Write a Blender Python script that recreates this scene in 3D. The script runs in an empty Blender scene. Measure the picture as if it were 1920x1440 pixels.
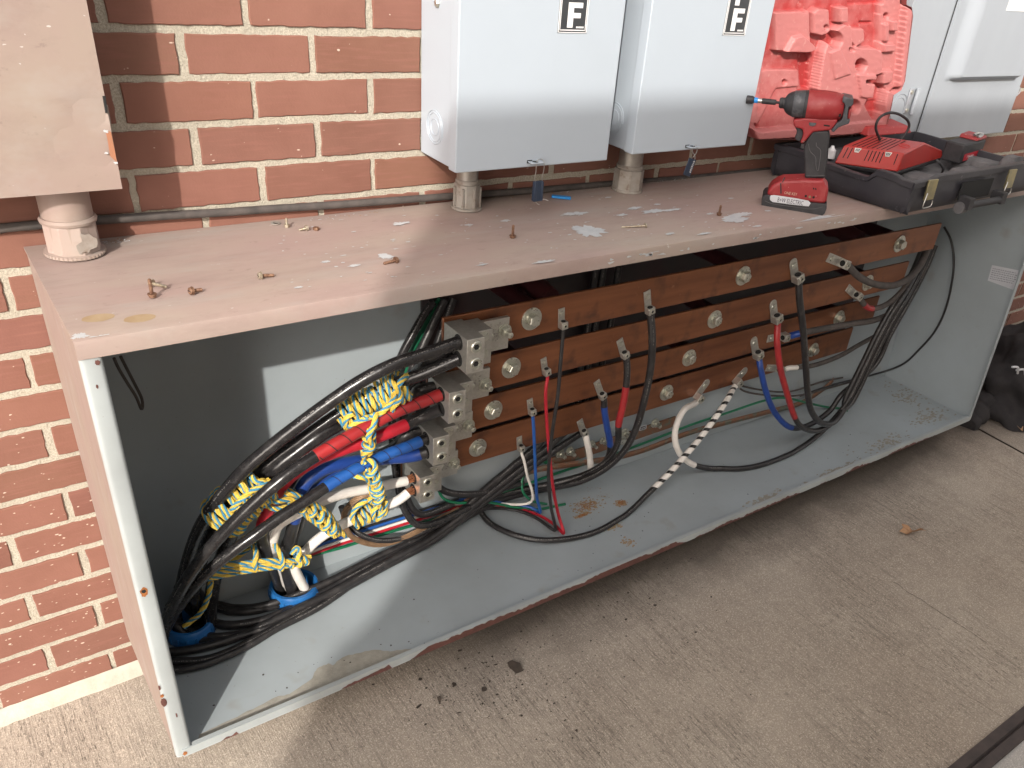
import bpy, bmesh, math, random
from math import sin, cos, pi, radians, sqrt
from mathutils import Vector, Matrix, noise
random.seed(7)
SC = bpy.context.scene
COL = SC.collection
# ---------------------------------------------------------------- camera
RIGHT = Vector((0.80100062, -0.59010954, 0.10084016))
DOWN = Vector((-0.26014748, -0.49480631, -0.82915017))
FWD = Vector((0.53918578, 0.63791649, -0.54985567))
CAM = Vector((-0.37622186, -1.46525649, 0.21438978))
FPX, CX, CY = 1577.56, 1071.04, 865.73          # focal length and principal point, photo pixels
cd = bpy.data.cameras.new('camera')
cam = bpy.data.objects.new('camera', cd)
COL.objects.link(cam)
m = Matrix((RIGHT, -DOWN, -FWD)).transposed().to_4x4()
m.translation = CAM
cam.matrix_world = m
cd.sensor_width = 36
cd.lens = FPX / 1920 * 36
cd.shift_x = -(CX - 960) / 1920
cd.shift_y = (CY - 720) / 1920
cd.clip_start = 0.02
cd.clip_end = 400
SC.camera = cam
# ---------------------------------------------------------------- light
SUNV = Vector((0.581, 0.660, -0.476)).normalized()      # the way the light travels
w = bpy.data.worlds.new('World'); SC.world = w; w.use_nodes = True
nt = w.node_tree; nt.nodes.clear()
sky = nt.nodes.new('ShaderNodeTexSky'); sky.sky_type = 'NISHITA'; sky.sun_disc = False
sky.sun_elevation = math.asin(-SUNV.z)
sky.sun_rotation = math.atan2(-SUNV.x, -SUNV.y)
sky.dust_density = 2.5; sky.air_density = 1.0; sky.ozone_density = 0.6
hs = nt.nodes.new('ShaderNodeHueSaturation'); hs.inputs['Saturation'].default_value = 0.22
wm = nt.nodes.new('ShaderNodeMix'); wm.data_type = 'RGBA'; wm.blend_type = 'MULTIPLY'
wm.inputs[0].default_value = 1; wm.inputs[7].default_value = (1.06, 0.99, 0.93, 1)
bg = nt.nodes.new('ShaderNodeBackground'); bg.inputs['Strength'].default_value = 0.15
out = nt.nodes.new('ShaderNodeOutputWorld')
nt.links.new(sky.outputs[0], hs.inputs['Color']); nt.links.new(hs.outputs[0], wm.inputs[6])
nt.links.new(wm.outputs[2], bg.inputs[0]); nt.links.new(bg.outputs[0], out.inputs[0])
sd = bpy.data.lights.new('sun', 'SUN'); sd.energy = 2.0; sd.angle = radians(0.8); sd.color = (1.0, 0.94, 0.86)
sun = bpy.data.objects.new('sun', sd); COL.objects.link(sun)
sun.rotation_euler = (-SUNV).to_track_quat('Z', 'Y').to_euler()
sun.location = (-3, -4, 4)
SC.view_settings.view_transform = 'Standard'; SC.view_settings.look = 'None'
SC.cycles.diffuse_bounces = 2
SC.view_settings.exposure = 1.2; SC.view_settings.gamma = 1

# ---------------------------------------------------------------- point helpers (photo pixel -> point on a real plane)
def ray(x, y): return RIGHT * (x - CX) + DOWN * (y - CY) + FWD * FPX
def on(x, y, ax, v):
    d = ray(x, y); return CAM + d * ((v - CAM[ax]) / d[ax])
def W(x, y, v): return on(x, y, 1, v)
def Z(x, y, v): return on(x, y, 2, v)
def XP(x, y, v): return on(x, y, 0, v)
def PL(x, y, p0, n):
    d = ray(x, y); return CAM + d * ((p0 - CAM).dot(n) / d.dot(n))

# ---------------------------------------------------------------- materials
MATS = {}
def new_mat(name):
    mt = bpy.data.materials.new(name); mt.use_nodes = True
    MATS[name] = mt
    return mt, mt.node_tree, mt.node_tree.nodes['Principled BSDF']
def N(nt, t, **k):
    n = nt.nodes.new(t)
    for a, b in k.items(): setattr(n, a, b)
    return n
def tex_noise(nt, scale, detail=4, rough=.55, vec=None, stretch=None):
    n = N(nt, 'ShaderNodeTexNoise'); n.inputs['Scale'].default_value = scale
    n.inputs['Detail'].default_value = detail; n.inputs['Roughness'].default_value = rough
    tc = N(nt, 'ShaderNodeTexCoord')
    mp = N(nt, 'ShaderNodeMapping')
    if stretch: mp.inputs['Scale'].default_value = stretch
    nt.links.new(tc.outputs['Object'], mp.inputs[0]); nt.links.new(mp.outputs[0], n.inputs['Vector'])
    return n
def ramp(nt, src, p0, p1, c0=(0, 0, 0, 1), c1=(1, 1, 1, 1)):
    r = N(nt, 'ShaderNodeValToRGB'); r.color_ramp.elements[0].position = p0; r.color_ramp.elements[1].position = p1
    r.color_ramp.elements[0].color = c0; r.color_ramp.elements[1].color = c1
    nt.links.new(src, r.inputs[0]); return r.outputs[0]
def mixc(nt, fac, a, b, mode='MIX'):
    m_ = N(nt, 'ShaderNodeMix'); m_.data_type = 'RGBA'; m_.blend_type = mode
    if isinstance(fac, (int, float)): m_.inputs[0].default_value = fac
    else: nt.links.new(fac, m_.inputs[0])
    for i, v in ((6, a), (7, b)):
        if isinstance(v, tuple): m_.inputs[i].default_value = v + (1,) if len(v) == 3 else v
        else: nt.links.new(v, m_.inputs[i])
    return m_.outputs[2]
def bump(nt, b, src, strength, dist=.001, prev=None):
    n = N(nt, 'ShaderNodeBump'); n.inputs['Strength'].default_value = strength; n.inputs['Distance'].default_value = dist
    nt.links.new(src, n.inputs['Height'])
    if prev: nt.links.new(prev, n.inputs['Normal'])
    nt.links.new(n.outputs[0], b.inputs['Normal']); return n.outputs[0]
def pm(name, col, rough=.5, metal=0., col2=None, scale=20, p=(.35, .7), spec=None, speck=None, bumps=(), stretch=None, rvar=0, coat=0):
    """procedural paint/plastic/metal: base + noise-mixed second colour + fine specks + bump"""
    mt, nt, b = new_mat(name)
    b.inputs['Roughness'].default_value = rough; b.inputs['Metallic'].default_value = metal
    if spec is not None: b.inputs['Specular IOR Level'].default_value = spec
    if coat: b.inputs['Coat Weight'].default_value = coat
    c = col + (1,)
    if col2:
        n = tex_noise(nt, scale, 5, .6, stretch=stretch)
        c = mixc(nt, ramp(nt, n.outputs[0], *p), col, col2)
    if speck:
        for (scol, sscale, s0, s1) in speck:
            n = tex_noise(nt, sscale, 3, .6); c = mixc(nt, ramp(nt, n.outputs[0], s0, s1), c, scol)
    if isinstance(c, tuple): b.inputs['Base Color'].default_value = c
    else: nt.links.new(c, b.inputs['Base Color'])
    if rvar:
        n = tex_noise(nt, scale * 1.7, 4); r = N(nt, 'ShaderNodeMapRange')
        r.inputs[3].default_value = max(0.05, rough - rvar); r.inputs[4].default_value = min(1, rough + rvar)
        r.inputs[1].default_value = .3; r.inputs[2].default_value = .7
        nt.links.new(n.outputs[0], r.inputs[0]); nt.links.new(r.outputs[0], b.inputs['Roughness'])
    pv = None
    for (bs, st, ds) in bumps:
        n = tex_noise(nt, bs, 3, stretch=stretch); pv = bump(nt, b, n.outputs[0], st, ds, pv)
    return mt
# brick
def brick_mat():
    mt, nt, b = new_mat('brick')
    b.inputs['Roughness'].default_value = .85
    at = N(nt, 'ShaderNodeVertexColor', layer_name='tone')
    big = tex_noise(nt, 9, 4); c = mixc(nt, ramp(nt, big.outputs[0], .35, .7), (.20, .088, .062), (.235, .108, .078))
    c = mixc(nt, .55, c, at.outputs[0], 'MULTIPLY')
    str_ = tex_noise(nt, 60, 3, stretch=(.25, 1, 3)); c = mixc(nt, ramp(nt, str_.outputs[0], .5, .8), c, (.23, .10, .075))
    vo = N(nt, 'ShaderNodeTexVoronoi'); vo.inputs['Scale'].default_value = 75
    tc = N(nt, 'ShaderNodeTexCoord'); mp = N(nt, 'ShaderNodeMapping'); mp.inputs['Rotation'].default_value = (0, .4, 0); mp.inputs['Scale'].default_value = (.8, .2, 1.5)
    nt.links.new(tc.outputs['Object'], mp.inputs[0]); nt.links.new(mp.outputs[0], vo.inputs['Vector'])
    vn = tex_noise(nt, 130, 2); vm = N(nt, 'ShaderNodeMath', operation='MULTIPLY_ADD'); nt.links.new(vn.outputs[0], vm.inputs[0]); vm.inputs[1].default_value = .55; nt.links.new(vo.outputs['Distance'], vm.inputs[2])
    spots = ramp(nt, vm.outputs[0], .34, .42, (1, 1, 1, 1), (0, 0, 0, 1))
    # splashes are thick low down on the wall and rare higher up
    sx = N(nt, 'ShaderNodeSeparateXYZ'); nt.links.new(tc.outputs['Object'], sx.inputs[0])
    mr = N(nt, 'ShaderNodeMapRange'); mr.inputs[1].default_value = -.45; mr.inputs[2].default_value = -1.05; mr.inputs[3].default_value = .60; mr.inputs[4].default_value = .36
    nt.links.new(sx.outputs[2], mr.inputs[0])
    gate = tex_noise(nt, 24, 3); gt = N(nt, 'ShaderNodeMath', operation='GREATER_THAN'); nt.links.new(gate.outputs[0], gt.inputs[0]); nt.links.new(mr.outputs[0], gt.inputs[1])
    mu = N(nt, 'ShaderNodeMath', operation='MULTIPLY'); nt.links.new(spots, mu.inputs[0]); nt.links.new(gt.outputs[0], mu.inputs[1])
    c = mixc(nt, mu.outputs[0], c, (.55, .44, .36))
    nt.links.new(c, b.inputs['Base Color'])
    n1 = tex_noise(nt, 260, 3); p1 = bump(nt, b, n1.outputs[0], .35, .001)
    n2 = tex_noise(nt, 40, 3); p2 = bump(nt, b, n2.outputs[0], .3, .002, p1)
    bump(nt, b, mu.outputs[0], .4, .001, p2)
brick_mat()
def mortar_mat():
    mt, nt, b = new_mat('mortar')
    b.inputs['Roughness'].default_value = .95
    n = tex_noise(nt, 320, 4, .7); c = mixc(nt, ramp(nt, n.outputs[0], .35, .62), (.30, .275, .22), (.53, .485, .40))
    g = tex_noise(nt, 14, 3); c = mixc(nt, ramp(nt, g.outputs[0], .45, .75), c, (.41, .375, .305))
    nt.links.new(c, b.inputs['Base Color'])
    p1 = bump(nt, b, n.outputs[0], .9, .0025); n2 = tex_noise(nt, 90, 3); bump(nt, b, n2.outputs[0], .6, .003, p1)
mortar_mat()
def concrete_mat(name, c0, c1, broom=True):
    mt, nt, b = new_mat(name)
    b.inputs['Roughness'].default_value = .92
    big = tex_noise(nt, 2.2, 5, .6); c = mixc(nt, ramp(nt, big.outputs[0], .35, .68), c0, c1)
    md = tex_noise(nt, 11, 6, .7); c = mixc(nt, ramp(nt, md.outputs[0], .4, .8, (0, 0, 0, 1), (.5, .5, .5, 1)), c, tuple(x * .62 for x in c0))
    fi = tex_noise(nt, 420, 3, .7); c = mixc(nt, ramp(nt, fi.outputs[0], .51, .64, (0, 0, 0, 1), (.55, .55, .55, 1)), c, tuple(x * .50 for x in c0))
    fi2 = tex_noise(nt, 300, 2, .6); c = mixc(nt, ramp(nt, fi2.outputs[0], .54, .64, (0, 0, 0, 1), (.55, .55, .55, 1)), c, tuple(min(1, x * 1.55) for x in c1))
    pv = bump(nt, b, fi.outputs[0], .35, .0015)
    if broom:
        ln = tex_noise(nt, 1, 6, .75, stretch=(210, 7, 1)); ln2 = tex_noise(nt, 1, 3, .6, stretch=(70, 1.2, 1))
        gate = tex_noise(nt, 3.3, 3)
        g = ramp(nt, gate.outputs[0], .38, .62, (.15, .15, .15, 1), (1, 1, 1, 1))
        lf = mixc(nt, 1.0, ramp(nt, ln.outputs[0], .50, .68), g, 'MULTIPLY')
        c = mixc(nt, mixc(nt, 1.0, lf, (.8, .8, .8), 'MULTIPLY'), c, tuple(x * .40 for x in c0))
        ds = tex_noise(nt, 1, 3, .7, stretch=(300, 60, 1)); dsf = mixc(nt, 1.0, ramp(nt, ds.outputs[0], .57, .62), g, 'MULTIPLY'); c = mixc(nt, mixc(nt, 1.0, dsf, (.75, .75, .75), 'MULTIPLY'), c, tuple(x * .30 for x in c0)); pv = bump(nt, b, ds.outputs[0], .4, .002, pv)
        lf2 = mixc(nt, 1.0, ramp(nt, ln2.outputs[0], .60, .70), g, 'MULTIPLY')
        c = mixc(nt, mixc(nt, 1.0, lf2, (.35, .35, .35), 'MULTIPLY'), c, tuple(x * .5 for x in c0))
        pv = bump(nt, b, ln.outputs[0], .55, .0022, pv)
    pit = tex_noise(nt, 75, 5, .7); c = mixc(nt, ramp(nt, pit.outputs[0], .64, .70, (0, 0, 0, 1), (.55, .55, .55, 1)), c, tuple(x * .35 for x in c0)); pv = bump(nt, b, pit.outputs[0], .25, .003, pv)
    if broom:   # under-trough shadow painted in dark, along with drip-line grime
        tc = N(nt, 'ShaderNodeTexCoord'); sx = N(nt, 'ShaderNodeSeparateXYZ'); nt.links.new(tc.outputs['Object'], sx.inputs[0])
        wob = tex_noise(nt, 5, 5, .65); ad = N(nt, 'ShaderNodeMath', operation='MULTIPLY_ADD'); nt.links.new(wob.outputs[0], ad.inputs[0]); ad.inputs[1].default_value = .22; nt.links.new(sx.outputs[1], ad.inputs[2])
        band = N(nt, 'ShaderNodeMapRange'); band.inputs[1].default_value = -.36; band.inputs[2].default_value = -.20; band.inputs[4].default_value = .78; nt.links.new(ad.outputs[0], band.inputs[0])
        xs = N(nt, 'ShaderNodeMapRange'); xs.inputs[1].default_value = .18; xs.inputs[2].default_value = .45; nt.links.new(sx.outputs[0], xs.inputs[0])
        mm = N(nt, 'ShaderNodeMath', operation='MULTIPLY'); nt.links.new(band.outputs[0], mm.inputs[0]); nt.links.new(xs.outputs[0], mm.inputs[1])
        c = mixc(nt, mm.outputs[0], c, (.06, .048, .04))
    nt.links.new(c, b.inputs['Base Color'])
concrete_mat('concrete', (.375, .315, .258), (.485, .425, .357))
concrete_mat('pale_concrete', (.42, .40, .38), (.5, .48, .46), broom=False)
def paint_tan(name, c0, c1):
    mt, nt, b = new_mat(name)
    b.inputs['Roughness'].default_value = .6
    big = tex_noise(nt, 3.5, 5, .6, stretch=(1, 2.2, 1)); c = mixc(nt, ramp(nt, big.outputs[0], .38, .66), c0, c1)
    md = tex_noise(nt, 14, 6, .7, stretch=(.6, 2, 1)); c = mixc(nt, ramp(nt, md.outputs[0], .48, .8, (0, 0, 0, 1), (.55, .55, .55, 1)), c, tuple(x * .68 for x in c0))
    st = tex_noise(nt, 30, 4, .7, stretch=(.25, 3, 1)); c = mixc(nt, ramp(nt, st.outputs[0], .6, .78, (0, 0, 0, 1), (.5, .5, .5, 1)), c, tuple(x * .72 for x in c0))
    ch = tex_noise(nt, 85, 3, .6, stretch=(.5, 1.3, 1)); c = mixc(nt, ramp(nt, ch.outputs[0], .72, .735), c, (.48, .44, .41))
    dk = tex_noise(nt, 42, 6, .75, stretch=(.7, 1.6, 1)); c = mixc(nt, ramp(nt, dk.outputs[0], .60, .72, (0, 0, 0, 1), (.6, .6, .6, 1)), c, tuple(x * .55 for x in c0))
    gr = tex_noise(nt, 7, 5, .7, stretch=(.6, 2.5, 1)); c = mixc(nt, ramp(nt, gr.outputs[0], .52, .7, (0, 0, 0, 1), (.5, .5, .5, 1)), c, (.33, .30, .275))
    nt.links.new(c, b.inputs['Base Color'])
    p1 = bump(nt, b, tex_noise(nt, 180, 2).outputs[0], .12, .0006)
    bump(nt, b, tex_noise(nt, 5, 2).outputs[0], .25, .006, p1)
paint_tan('tan_paint', (.335, .245, .222), (.34, .275, .235))
paint_tan('pink_paint', (.285, .208, .185), (.29, .232, .192))
pm('grey_paint', (.355, .40, .425), .42, 0, (.31, .345, .362), 4, (.35, .7), speck=[((.20, .19, .17), 120, .72, .76), ((.27, .26, .23), 9, .62, .85)], bumps=[(6, .15, .006), (150, .06, .0005)], rvar=.1)
pm('pale_grey_paint', (.38, .415, .42), .5, 0, (.32, .345, .35), 7, speck=[((.25, .2, .17), 60, .74, .76)], bumps=[(120, .08, .0005)])
pm('bare_grey', (.42, .44, .46), .5, 0, (.52, .53, .54), 60)
pm('primer', (.13, .052, .042), .7, 0, (.08, .034, .028), 50, bumps=[(200, .3, .001)])
pm('rust', (.36, .13, .035), .9, 0, (.20, .07, .02), 140)
pm('faint_rust', (.30, .21, .12), .7, 0, (.36, .27, .17), 40)
pm('dirt', (.34, .325, .28), .95, 0, (.26, .245, .21), 60, speck=[((.40, .36, .30), 300, .6, .7)], bumps=[(300, .5, .001)])
pm('enclosure_grey', (.415, .47, .53), .36, 0, (.39, .44, .495), 3, (.3, .7), speck=[((.47, .47, .46), 70, .76, .79)], bumps=[(3.5, .12, .008)], rvar=.06)
pm('cabinet_grey', (.36, .395, .435), .4, 0, (.33, .36, .40), 4, (.3, .7), stretch=(2.5, 1, .5), bumps=[(5, .12, .006)], rvar=.06)
pm('hinge_grey', (.42, .44, .48), .45, .2, (.3, .31, .33), 60)
pm('gap_black', (.02, .02, .02), .8)
pm('galvanised', (.42, .40, .37), .42, .75, (.30, .28, .25), 45, bumps=[(120, .3, .001)], rvar=.12)
pm('dusty_zinc', (.34, .32, .29), .65, .25, (.24, .20, .17), 30, speck=[((.16, .11, .08), 70, .6, .75)], bumps=[(150, .4, .001)])
pm('zinc', (.58, .58, .52), .34, .85, (.42, .42, .36), 90, rvar=.1)
pm('aluminium', (.49, .475, .44), .42, .7, (.40, .385, .35), 160, bumps=[(500, .15, .0004)], rvar=.08)
pm('stamp_grey', (.30, .29, .26), .6, .5)
pm('hole_black', (.012, .012, .012), .9)
pm('copper_bar', (.29, .115, .052), .40, .5, (.15, .055, .028), 3.0, (.3, .72), stretch=(.6, 1, 7), speck=[((.09, .042, .03), 16, .55, .8), ((.34, .16, .09), 40, .66, .8), ((.07, .035, .03), 120, .68, .76)], bumps=[(30, .05, .001)], rvar=.12)
pm('copper_old', (.20, .10, .06), .55, .4, (.12, .15, .12), 40, (.5, .65))
pm('copper_bright', (.62, .26, .13), .35, .9, (.40, .16, .08), 100)
pm('strand_tan', (.30, .19, .11), .5, .35, (.20, .12, .07), 60)
pm('gap_shade', (.030, .024, .026), .5, 0, (.05, .02, .024), 5, (.45, .7))  # near-black colour standing in for the deep shade behind the busbars
pm('insulator_red', (.045, .007, .009), .5)
pm('black_cable', (.018, .017, .018), .38, 0, (.05, .046, .045), 55, (.5, .8), speck=[((.16, .15, .14), 190, .68, .76)], bumps=[(130, .35, .0012)], rvar=.10)
pm('gloss_cable', (.016, .015, .016), .24, 0, (.04, .038, .038), 40, (.5, .8), speck=[((.18, .17, .16), 210, .70, .77)], bumps=[(60, .35, .0015)], rvar=.08)
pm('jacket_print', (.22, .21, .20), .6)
pm('dusty_cable', (.085, .072, .066), .8, 0, (.045, .04, .038), 40, bumps=[(150, .3, .001)])
pm('red_tape', (.36, .024, .026), .36, 0, (.27, .02, .024), 30, bumps=[(60, .3, .001)])
pm('red_wire', (.46, .015, .03), .4, 0, (.36, .012, .025), 40)
pm('blue_tape', (.018, .060, .29), .36, 0, (.014, .045, .20), 30, bumps=[(60, .3, .001)])
pm('blue_wire', (.018, .105, .38), .4, 0, (.014, .07, .28), 40)
pm('white_tape', (.78, .75, .70), .4, 0, (.66, .62, .58), 25, bumps=[(80, .25, .001)])
pm('green_wire', (.008, .16, .075), .45, 0, (.006, .11, .05), 40)
pm('seam_black', (.03, .015, .015), .6)
pm('rope_yellow', (.60, .40, .035), .7, 0, (.70, .52, .12), 300, bumps=[(600, .7, .001)], stretch=(1, 1, .4))
pm('rope_blue', (.035, .19, .34), .7, 0, (.07, .28, .42), 300, bumps=[(600, .7, .001)])
pm('bushing_blue', (.02, .15, .42), .35, 0, (.015, .10, .30), 25, coat=.2)
pm('tool_red', (.29, .022, .026), .45, 0, (.34, .06, .058), 40, (.5, .75), speck=[((.55, .40, .36), 110, .70, .74)], bumps=[(150, .1, .0006)])
pm('charger_red', (.42, .022, .018), .38, 0, (.35, .03, .024), 20, bumps=[(200, .05, .0004)])
def lid_mat():
    mt, nt, b = new_mat('lid_red')
    b.inputs['Roughness'].default_value = .55
    at = N(nt, 'ShaderNodeVertexColor', layer_name='dust')       # dust and scuffs sit on the proud surfaces of the moulding
    n = tex_noise(nt, 14, 6, .7); sm_ = N(nt, 'ShaderNodeMath', operation='ADD'); nt.links.new(n.outputs[0], sm_.inputs[0]); nt.links.new(at.outputs[0], sm_.inputs[1])
    c = mixc(nt, ramp(nt, sm_.outputs[0], .62, 1.15), (.36, .034, .034), (.47, .165, .16))
    n2 = tex_noise(nt, 70, 5, .7); c = mixc(nt, ramp(nt, n2.outputs[0], .60, .74, (0, 0, 0, 1), (.7, .7, .7, 1)), c, (.60, .34, .31))
    nt.links.new(c, b.inputs['Base Color']); bump(nt, b, n2.outputs[0], .12, .0008)
lid_mat()
pm('tool_black', (.022, .021, .024), .6, 0, (.05, .048, .052), 30, (.45, .8), bumps=[(300, .2, .0005)])
pm('tool_grey', (.06, .062, .07), .5, .2, (.13, .13, .14), 60, (.5, .7))
pm('case_black', (.024, .023, .030), .5, 0, (.05, .048, .056), 12, (.4, .75), speck=[((.13, .12, .13), 55, .66, .78)], bumps=[(60, .12, .001)])
pm('dusty_black', (.14, .135, .14), .8, 0, (.07, .068, .072), 30, bumps=[(80, .2, .001)])
pm('brass', (.34, .29, .15), .4, .8, (.20, .18, .12), 30)
pm('steel', (.55, .54, .52), .3, .9, (.35, .34, .33), 60)
pm('white_plastic', (.75, .75, .76), .45)
pm('label_white', (.60, .61, .64), .5, 0, (.52, .53, .56), 20)
pm('print_grey', (.28, .29, .32), .6)
pm('print_black', (.02, .02, .022), .5)
pm('label_black', (.035, .038, .042), .45, 0, (.05, .053, .058), 30)
pm('label_red', (.45, .015, .03), .4)
pm('ink', (.03, .03, .06), .6)
pm('print_cream', (.55, .38, .28), .5)
pm('screw_rust', (.15, .075, .048), .6, .5, (.28, .17, .11), 160, (.4, .65), bumps=[(250, .3, .0006)])
pm('screw_zinc', (.48, .43, .34), .42, .7, (.28, .20, .13), 200, (.45, .7))
pm('tag_navy', (.018, .03, .055), .4)
pm('tag_blue', (.02, .24, .62), .45)
pm('leaf', (.30, .16, .085), .8, 0, (.42, .26, .15), 30, bumps=[(90, .4, .001)])
pm('leaf_pale', (.50, .36, .22), .8, 0, (.34, .20, .11), 30)
pm('flake_dark', (.06, .045, .035), .9, 0, (.035, .028, .022), 60)
pm('cloth_black', (.017, .015, .017), .9, 0, (.03, .027, .028), 30, bumps=[(400, .5, .001)])
pm('orange_plastic', (.62, .10, .045), .4)
pm('rubber_strip', (.075, .058, .055), .75, 0, (.045, .036, .036), 30, bumps=[(120, .3, .001)])
pm('rust_orange', (.36, .15, .08), .6, 0, (.30, .15, .09), 60)
pm('soil', (.10, .07, .05), .95, 0, (.05, .035, .03), 50, bumps=[(60, .6, .004)])
pm('caulk', (.50, .46, .39), .9, 0, (.40, .36, .30), 30, bumps=[(90, .6, .002)])
pm('van_white', (.72, .72, .72), .35); pm('van_glass', (.02, .025, .03), .08); pm('tyre', (.02, .02, .02), .8)

# ---------------------------------------------------------------- mesh builder
class MB:
    def __init__(s): s.v = []; s.f = []; s.mi = []; s.sm = []
    def add(s, vs, fs, mi=0, smooth=False):
        o = len(s.v); s.v += [Vector(v) for v in vs]
        for f in fs: s.f.append([i + o for i in f]); s.mi.append(mi); s.sm.append(smooth)
        return s
    def box(s, a, b, mi=0):
        x0, y0, z0 = (min(a[i], b[i]) for i in range(3)); x1, y1, z1 = (max(a[i], b[i]) for i in range(3))
        return s.hexa([(x0, y0, z0), (x1, y0, z0), (x1, y1, z0), (x0, y1, z0), (x0, y0, z1), (x1, y0, z1), (x1, y1, z1), (x0, y1, z1)], mi)
    def hexa(s, p, mi=0):
        return s.add(p, [(3, 2, 1, 0), (4, 5, 6, 7), (0, 1, 5, 4), (1, 2, 6, 5), (2, 3, 7, 6), (3, 0, 4, 7)], mi)
    def prism(s, poly, ext, mi=0):
        n = len(poly); p = [Vector(q) for q in poly]; e = Vector(ext)
        return s.add(p + [q + e for q in p], [list(range(n))[::-1], list(range(n, 2 * n))] + [(i, (i + 1) % n, (i + 1) % n + n, i + n) for i in range(n)], mi)
    def frame(s, ax):
        ax = Vector(ax).normalized(); t = Vector((0, 0, 1)) if abs(ax.z) < .9 else Vector((1, 0, 0))
        u = ax.cross(t).normalized(); return ax, u, ax.cross(u)
    def lathe(s, o, ax, prof, n=24, mi=0, smooth=True, ph=0):
        """prof: list of (distance along axis, radius)"""
        o = Vector(o); a, u, v = s.frame(ax); vs = []; fs = []
        for (d, r) in prof:
            for i in range(n):
                t = 2 * pi * i / n + ph; vs.append(o + a * d + (u * cos(t) + v * sin(t)) * r)
        for k in range(len(prof) - 1):
            for i in range(n):
                j = (i + 1) % n; fs.append((k * n + i, k * n + j, k * n + n + j, k * n + n + i))
        k = (len(prof) - 1) * n
        if prof[0][1] > 1e-6: fs.append(list(range(n))[::-1])
        if prof[-1][1] > 1e-6: fs.append(list(range(k, k + n)))
        return s.add(vs, fs, mi, smooth)
    def cyl(s, a, b, r, n=20, mi=0, r2=None, smooth=True, ph=0):
        a = Vector(a); b = Vector(b); return s.lathe(a, b - a, [(0, r), ((b - a).length, r if r2 is None else r2)], n, mi, smooth, ph)
    def tube(s, pts, r, n=10, mi=0, caps=True):
        fr = frames(pts); vs = []; fs = []; L = len(pts)
        for k, (p, u, v) in enumerate(fr):
            rr = r[k] if isinstance(r, (list, tuple)) else r
            for i in range(n):
                t = 2 * pi * i / n; vs.append(p + (u * cos(t) + v * sin(t)) * rr)
        for k in range(L - 1):
            for i in range(n):
                j = (i + 1) % n; fs.append((k * n + i, k * n + n + i, k * n + n + j, k * n + j))
        if caps: fs += [list(range(n)), list(range((L - 1) * n, L * n))[::-1]]
        return s.add(vs, fs, mi, True)
    def build(s, name, mats, parent=None, bevel=0, seg=2, angle=35, fix=True):
        me = bpy.data.meshes.new(name)
        org = Vector((0, 0, 0))
        if parent is not None: org = Vector(parent['_o'])
        me.from_pydata([v - org for v in s.v], [], s.f)
        if isinstance(mats, str): mats = [mats]
        for q in mats: me.materials.append(MATS[q])
        me.polygons.foreach_set('material_index', s.mi)
        me.polygons.foreach_set('use_smooth', [bool(q) or bevel > 0 for q in s.sm])
        me.update()
        if fix:
            bm = bmesh.new(); bm.from_mesh(me); bmesh.ops.recalc_face_normals(bm, faces=bm.faces); bm.to_mesh(me); bm.free()
        try: me.set_sharp_from_angle(angle=radians(angle))
        except Exception: pass
        ob = bpy.data.objects.new(name, me); COL.objects.link(ob)
        ob['_o'] = tuple(org)
        if parent is not None: ob.parent = parent
        if bevel:
            md = ob.modifiers.new('bevel', 'BEVEL'); md.width = bevel; md.segments = seg; md.limit_method = 'ANGLE'; md.angle_limit = radians(40)
            md.harden_normals = False
        return ob
def frames(pts):
    P_ = [Vector(p) for p in pts]; out_ = []; u = None
    for k, p in enumerate(P_):
        a = P_[max(0, k - 1)]; b = P_[min(len(P_) - 1, k + 1)]; t = (b - a).normalized()
        if u is None:
            q = Vector((0, 0, 1)) if abs(t.z) < .9 else Vector((1, 0, 0)); u = t.cross(q).normalized()
        else: u = (u - t * u.dot(t)).normalized()
        out_.append((p, u, t.cross(u)))
    return out_
def smooth_path(pts, step=.006):
    P_ = [Vector(p) for p in pts]; P_ = [P_[0] * 2 - P_[1]] + P_ + [P_[-1] * 2 - P_[-2]]
    o = []
    for i in range(1, len(P_) - 2):
        a, b, c, d = P_[i - 1:i + 3]; n = max(2, int((c - b).length / step))
        for k in range(n):
            t = k / n
            o.append(.5 * ((2 * b) + (c - a) * t + (2 * a - 5 * b + 4 * c - d) * t * t + (3 * b - a - 3 * c + d) * t ** 3))
    o.append(P_[-2])
    for _ in range(2): o = [o[0]] + [(o[i - 1] + o[i] * 2 + o[i + 1]) / 4 for i in range(1, len(o) - 1)] + [o[-1]]
    return o
def tag(o, label=None, cat=None, group=None, kind=None):
    if label: o['label'] = label
    if cat: o['category'] = cat
    if group: o['group'] = group
    if kind: o['kind'] = kind
    return o
def thing(name, label, cat, loc, group=None):
    o = bpy.data.objects.new(name, None); COL.objects.link(o); o.location = loc; o['_o'] = tuple(loc); o.empty_display_size = .02
    return tag(o, label, cat, group)
def text_mesh(body, size, o, u, v, name, mat, parent, depth=.0003, shear=0, align='LEFT', lift=.0006, sx=1.0):
    """o: lower-left point, u: reading direction, v: up direction"""
    cu = bpy.data.curves.new('txt', 'FONT'); cu.body = body; cu.size = size; cu.shear = shear; cu.align_x = align; cu.resolution_u = 2
    to = bpy.data.objects.new('txt', cu); me = bpy.data.meshes.new_from_object(to)
    u = Vector(u).normalized(); v = Vector(v).normalized(); n = u.cross(v)
    mb = MB(); mb.add([Vector(o) + u * q.co.x * sx + v * q.co.y + n * lift for q in me.vertices], [list(p.vertices) for p in me.polygons])
    bpy.data.objects.remove(to); bpy.data.curves.remove(cu); bpy.data.meshes.remove(me)
    return mb.build(name, mat, parent, fix=False)
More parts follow.
